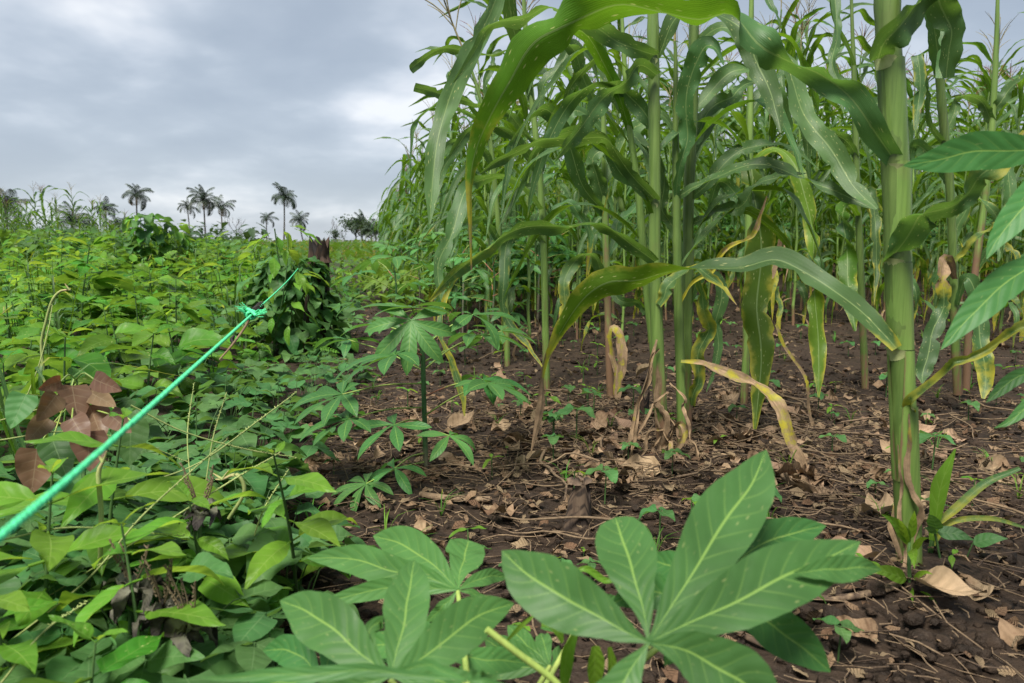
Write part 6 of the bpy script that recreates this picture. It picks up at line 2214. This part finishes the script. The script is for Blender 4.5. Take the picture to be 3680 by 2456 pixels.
def foot_weeds():
    # weed growing at the foot of the thick stalk
    b = A(2090, 1420, 1.02)
    b.z = gz(b.x, b.y)
    r = thing('broadleaf_weed', 'small light green weed with pointed leaves at the foot of the thick stalk', 'weed', 'broadleaf weeds', loc=b)
    sp = [A(2095, 1500, 1.0), A(2092, 1380, 1.01), A(2085, 1290, 1.02), A(2088, 1225, 1.03)]
    sp[0].z = gz(sp[0].x, sp[0].y)
    mb = MB()
    tube(mb, sp, (0.003, 0.0028, 0.0025, 0.0015), 8, 14, (0.3, 0))
    part('stem', mb, M_WSTEM, r)
    for (x, y, x2, y2, w, m) in ((2088, 1245, 2022, 1180, 30, 1), (2090, 1235, 2098, 1172, 20, 1), (2080, 1250, 2060, 1190, 18, 1), (2095, 1262, 2130, 1235, 16, 1), (2092, 1260, 2098, 1305, 24, 1), (2080, 1330, 1985, 1312, 36, 0), (2095, 1330, 2140, 1318, 15, 1), (2098, 1365, 2150, 1385, 16, 1), (2085, 1350, 2095, 1385, 18, 1),
                                 (2100, 1440, 2170, 1412, 28, 1), (2090, 1445, 2030, 1440, 16, 1), (2090, 1450, 2045, 1468, 14, 1), (2105, 1450, 2125, 1480, 16, 1), (2100, 1455, 2110, 1500, 16, 1), (2105, 1450, 2140, 1500, 10, 1)):
        p0, p1 = A(x, y, 1.01), A(x2, y2, 0.97)
        md = p0.lerp(p1, 0.55) + Vector((0, 0, 0.006))
        mb = MB()
        t = np.linspace(0, 1, 9)
        D = catmull(np.array([tuple(p0), tuple(md), tuple(p1)]), 9)
        ribbon(mb, [Vector(q) for q in D], w * K / FPX * prof('ovate', t), random.uniform(-30, 30), None, 0.25, 0.04, 8, 12, 5)
        part('leaf', mb, M_LIME if m else M_WEED, r)
    # grass-like blades right of it
    b = A(2140, 1330, 1.12)
    b.z = gz(b.x, b.y)
    r = thing('maize_seedling', 'bright upright blade and arching pale leaves right of the thick stalk foot', 'seedling', loc=b)
    for pts, w, lime, age in (([(2138, 1240), (2148, 1180), (2160, 1110), (2192, 1030)], [0.008, 0.018, 0.024, 0.002], 1, (0, 0.1)), ([(2140, 1210), (2190, 1170), (2260, 1110), (2340, 1075)], [0.008, 0.013, 0.012, 0.006], 0, (0.35, 0.4)),
                              ([(2140, 1250), (2180, 1200), (2270, 1190), (2349, 1210)], [0.008, 0.009, 0.008, 0.004], 0, (0.4, 0.4)), ([(2130, 1390), (2132, 1300), (2140, 1230)], [0.008, 0.008, 0.007], 0, (0.4, 0.1))):
        mb = MB()
        ribbon(mb, [A(x, y, 1.12) for x, y in pts], w, 15, None, 0.4, 0.02, 9, 18, 5, age)
        part('leaf', mb, M_LIME if lime else M_MAIZE, r)
    # bean leaf right of it
    b = A(2210, 1400, 1.1)
    b.z = gz(b.x, b.y)
    r = thing('bean_seedling', 'pale green three-leaflet bean seedling right of the thick stalk foot', 'seedling', loc=b)
    for (x, y, x2, y2, w) in ((2150, 1222, 2235, 1240, 36), (2232, 1248, 2312, 1236, 36), (2150, 1215, 2130, 1180, 34), (2145, 1225, 2120, 1212, 18)):
        p0, p1 = A(x, y, 1.1), A(x2, y2, 1.08)
        mb = MB()
        D = catmull(np.array([tuple(p0), tuple(p0.lerp(p1, 0.5) + Vector((0, 0, 0.004))), tuple(p1)]), 10)
        ribbon(mb, [Vector(q) for q in D], w * K / FPX * 1.1 * prof('ovate', np.linspace(0, 1, 10)), 25, None, 0.1, 0.03, 8, 12, 5)
        part('leaf', mb, M_VINE, r)
    mb = MB()
    tube(mb, [b, A(2170, 1320, 1.1), A(2145, 1225, 1.1)], 0.0018, 6, 10, (0.6, 0.2))
    part('stem', mb, M_WSTEM, r)
    mb = MB()
    tube(mb, [A(2200, 1320, 1.1), A(2232, 1246, 1.1)], 0.0012, 6, 4, (0.6, 0.2))
    part('petiole', mb, M_WSTEM, r)
    # larger dead leaves near it
    for (x, y, s, a, lab) in ((2020, 1215, 0.95, 1.2, 'large tan dead leaf leaning on the thick stalk foot'), (2000, 1335, 0.8, 3.0, 'flat tan dead leaf left of the thick stalk foot'), (2290, 1420, 0.8, 2.0, 'dark curled dead leaf in the lower right corner'), (2330, 1510, 1.0, 0.6, 'crumpled tan dead leaf at the lower right corner'),
                              (1190, 975, 1.3, 0.3, 'large reddish-brown dead leaf left of the central stems'), (1270, 1030, 1.0, 0.0, 'pale tan dead leaf before the central stems'), (1735, 1275, 0.9, 0.5, 'tan dead leaf right of the front cassava leaf')):
        d = ray(x * K, y * K)
        p = CAM + d * (-(CAMZ - 0.015) / d.z)
        tag(link('dry_leaf', random.choice(LV_DRY), None, Matrix.Translation((p.x, p.y, gz(p.x, p.y) + 0.016)) @ Matrix.Rotation(a, 4, 'Z') @ Matrix.Rotation(-0.25, 4, 'X') @ Matrix.Scale(s, 4)), lab, 'dry leaf', 'dry fallen leaves')


foot_weeds()

# ------------------------------------------------------------------ far palms, trees and the left field
def frond_mesh(L, droop, mat, nleaf=24):
    mb = MB()
    pts, p, e = [], np.zeros(3), R(50)
    n = 10
    for i in range(n):
        pts.append(p.copy())
        e = R(50) - droop * (i / (n - 1)) ** 1.2
        p = p + np.array([math.cos(e), 0, math.sin(e)]) * L / (n - 1)
    tube(mb, pts, np.linspace(0.05, 0.012, n), 4)
    D = catmull(np.array(pts), nleaf)
    T = tangents(D)
    for i in range(2, nleaf):
        t = i / nleaf
        ln = L * 0.30 * math.sin(math.pi * (0.15 + 0.8 * t)) + 0.1
        for s in (-1, 1):
            tip = D[i] + T[i] * ln * 0.55 + np.array([0, s * ln * 0.62, -ln * random.uniform(0.35, 0.8)])
            md = D[i] + T[i] * ln * 0.3 + np.array([0, s * ln * 0.4, -ln * 0.08])
            ribbon(mb, [D[i], md, tip], [0.05, 0.085, 0.01], 0, sref=(1, 0, 0), n=4, cols=2)
    return mb.mesh('frond', mat)


FRONDS = [frond_mesh(3.4, d, M_PALM) for d in (R(70), R(95), R(120), R(145))]
FRONDD = [frond_mesh(2.6, d, M_PALMD, 14) for d in (R(150), R(165))]


def palm(x, ytop, Y, crown_px, label, lean=0.0, nfr=24, dead=3):
    """crown centre at (x, ytop) in the view, crown_px its width"""
    sc = crown_px * K / FPX * Y / 5.4
    top = A(x, ytop, Y)
    b = Vector((top.x - lean, Y, 0))
    b.z = gz(b.x, b.y) - 0.2
    r = thing('palm_tree', label, 'palm tree', 'palm trees on the horizon', loc=b)
    mb = MB()
    tube(mb, [b, b.lerp(top, 0.5) + Vector((lean * 0.15, 0, 0)), top], (0.18 * sc + 0.04, 0.11 * sc + 0.03, 0.10 * sc + 0.03), 8, 12)
    part('trunk', mb, M_TRUNK, r)
    mb = MB()
    tube(mb, [top - Vector((0, 0, 0.5 * sc)), top, top + Vector((0, 0, 0.3 * sc))], (0.18 * sc, 0.34 * sc, 0.12 * sc), 8, 8)
    part('crown_heart', mb, M_PALMD, r)
    a0 = random.uniform(0, 6.28)
    wind = random.uniform(0.1, 0.35)
    for i in range(nfr):
        t = i / nfr
        a = a0 + i * 2.4 + random.uniform(-0.35, 0.35)
        m = FRONDS[min(3, max(0, int(t * 4 + random.uniform(-0.8, 0.8))))]
        pit = R(38) - R(85) * t + random.uniform(-0.25, 0.25) - wind * math.cos(a)
        link('frond', m, r, orient(a, pit, random.uniform(-0.5, 0.5), top - b, sc * random.uniform(0.62, 1.1)))
    for i in range(dead):
        link('dead_frond', random.choice(FRONDD), r, orient(random.uniform(0, 6.28), R(random.uniform(-75, -40)), 0, top - b, sc * random.uniform(0.6, 1.0)))


palm(313, 449, 120, 66, 'tall lone palm tree left of the palm group', 0.6)
palm(430, 478, 130, 48, 'shorter palm at the left of the group of three', -0.5, 17, 2)
palm(467, 461, 125, 68, 'tallest middle palm of the group of three', 0.0, 26, 5)
palm(508, 478, 135, 58, 'right palm of the group of three with thin drooping crown', 0.3, 16, 7)
palm(652, 454, 120, 62, 'tall palm tree above the stump', 0.4, 28, 2)
palm(611, 504, 150, 44, 'small palm left of the tall one above the stump', 0.2, 18, 0)
palm(687, 508, 130, 50, 'low palm right of the tall one above the stump', -0.8)
palm(242, 482, 70, 52, 'palm with feathery crown above the left weeds')
palm(15, 474, 45, 90, 'dark palm at the far left edge', 0.3)
palm(165, 508, 40, 90, 'low bushy palm behind the left weeds', 0, 22, 1)
palm(272, 520, 60, 60, 'low drooping palm between the lone palm and the left bushes', 0, 20, 2)
palm(830, 520, 110, 62, 'dark low palm at the left of the dark trees')
palm(862, 535, 100, 56, 'dark palm at the field edge beside the dark trees', 0, 24, 1)
palm(905, 530, 90, 50, 'palm half hidden behind the maize edge', 0, 24, 1)


def leafy_tree(x, ytop, ybot, Y, wpx, label, n=900, seed=1):
    rnd = random.Random(seed)
    top = A(x, ytop, Y)
    b = Vector((top.x, Y, 0))
    b.z = gz(b.x, b.y) - 0.1
    H = top.z - b.z
    Wd = wpx * K / FPX * Y
    r = thing('tree', label, 'tree', 'trees on the horizon', loc=b)
    mb = MB()
    tube(mb, [b, b + Vector((0.05 * H, 0, H * 0.4)), b + Vector((0.02 * H, 0, H * 0.8))], (H * 0.03, H * 0.022, H * 0.008), 7, 10)
    cl = []
    for i in range(11):
        a = rnd.uniform(0, 6.28)
        rr = Wd * 0.5 * rnd.uniform(0.15, 0.85)
        c = b + Vector((math.cos(a) * rr, math.sin(a) * rr, H * rnd.uniform(0.5, 0.92)))
        cl.append((c, Wd * rnd.uniform(0.1, 0.22)))
        s = b + Vector((0.03 * H, 0, H * rnd.uniform(0.3, 0.55)))
        tube(mb, [s, s.lerp(c, 0.5) + Vector((0, 0, -0.03 * H)), c], (H * 0.012, H * 0.008, H * 0.003), 5, 7)
    part('trunk', mb, M_TRUNK, r)
    mb = MB()
    for i in range(n):
        c, q = rnd.choice(cl)
        v = Vector((rnd.gauss(0, 1), rnd.gauss(0, 1), rnd.gauss(0, 0.65))) * q * 0.55
        L = Wd * 0.085
        blade(mb, L, L * 0.6, 'ovate', 0.4, 0.2, 0, 4, 3, M=orient(rnd.uniform(0, 6.28), rnd.uniform(-1, 0.6), rnd.uniform(-0.6, 0.6), c + v))
    part('crown', mb, M_FAR, r)


leafy_tree(812, 497, 560, 115, 74, 'dark broad tree on the horizon right of the palms', 1100, 3)
leafy_tree(848, 505, 560, 105, 66, 'dark tree against the sky next to the maize edge', 900, 4)
leafy_tree(768, 526, 562, 118, 40, 'small dark round tree left of the broad one', 500, 5)
leafy_tree(205, 505, 570, 50, 60, 'dark bushy tree behind the left weeds', 700, 6)
leafy_tree(60, 505, 570, 52, 80, 'dark bushy tree at the left horizon', 800, 8)


def bare_tree(x, ytop, Y, label, seed):
    rnd = random.Random(seed)
    top = A(x, ytop, Y)
    b = Vector((top.x, Y, 0))
    b.z = gz(b.x, b.y) - 0.1
    H = top.z - b.z
    r = thing('bare_tree', label, 'tree', 'bare trees on the horizon', loc=b)
    tr, br = MB(), MB()

    def grow(p, d, L, rad, lev):
        e = p + d * L
        m = p.lerp(e, 0.5) + Vector((rnd.uniform(-1, 1), rnd.uniform(-1, 1), 0)) * L * 0.06
        tube(tr if lev == 0 else br, [p, m, e], (rad, rad * 0.8, rad * 0.6), 5, 6)
        if lev < 4:
            for i in range(3 if lev < 3 else 2):
                nd = (d + Vector((rnd.uniform(-1, 1), rnd.uniform(-1, 1), rnd.uniform(-0.1, 0.6))) * 0.6).normalized()
                grow(p.lerp(e, rnd.uniform(0.6, 1.0)), nd, L * rnd.uniform(0.55, 0.75), rad * 0.55, lev + 1)
    grow(b, Vector((rnd.uniform(-0.1, 0.1), 0, 1)).normalized(), H * 0.42, H * 0.016, 0)
    part('trunk', tr, M_TRUNK, r)
    part('branches', br, M_TRUNK, r)


bare_tree(540, 480, 115, 'leafless branching tree right of the group of palms', 11)
bare_tree(560, 520, 125, 'smaller leafless tree right of the group of palms', 12)
bare_tree(765, 498, 125, 'leafless grey tree left of the dark broad tree', 13)
bare_tree(790, 515, 130, 'leafless grey shrub tree in front of the dark broad tree', 14)
bare_tree(455, 540, 100, 'leafless low tree under the palm group', 15)


def left_field():
    spots = []
    for i in range(58):
        y = random.uniform(10, 24)
        x = random.uniform(-0.74 * y, -0.50 * y)
        spots.append((x, y))
    for x, y in sorted(spots, key=lambda p: p[1]):
        far = 'nearer' if y < 15 else 'farther'
        s = random.uniform(0.42, 0.56) + max(0, (-x / y - 0.5)) * 0.9
        o = link('maize_plant', random.choice(FAR_MAIZE), None, TRS((x, y, gz(x, y)), random.uniform(0, 6.28), s, random.uniform(0, 0.1), random.uniform(0, 6.28)))
        tag(o, '%s pale-tasselled maize plant behind the left weed bed' % far, 'maize plant', 'maize of the left field')
    # far scrub line and dry grass
    sp = []
    for i in range(900):
        y = random.uniform(30, 110)
        sp.append((random.uniform(-0.75 * y, -0.05 * y), y))
    leaf_mass('far_scrub', 'low green scrub along the horizon', sp, M_FAR, 0.5, 9, lambda x, y: 0.7 + (0.9 if x < -0.33 * y else 0.0) * random.random(), 'scrub')
    mb = MB()
    for i in range(4500):
        y = random.uniform(26, 60)
        x = random.uniform(-0.34 * y, -0.02 * y)
        h = random.uniform(0.35, 0.8)
        z = gz(x, y)
        a = random.uniform(0, 6.28)
        ribbon(mb, [(x, y, z), (x + 0.05 * math.cos(a), y, z + h * 0.6), (x + 0.2 * math.cos(a), y, z + h)], [0.03, 0.025, 0.004], 0, sref=(1, 0.2, 0), n=4, cols=2, age=(random.uniform(0.2, 0.8),) * 2)
    tag(link('dry_grass', mb.mesh('dry_grass', M_MAIZE)), 'pale dry grass strip at the horizon beyond the stump', 'grass', kind='stuff')


left_field()
print('objects', len(bpy.data.objects))
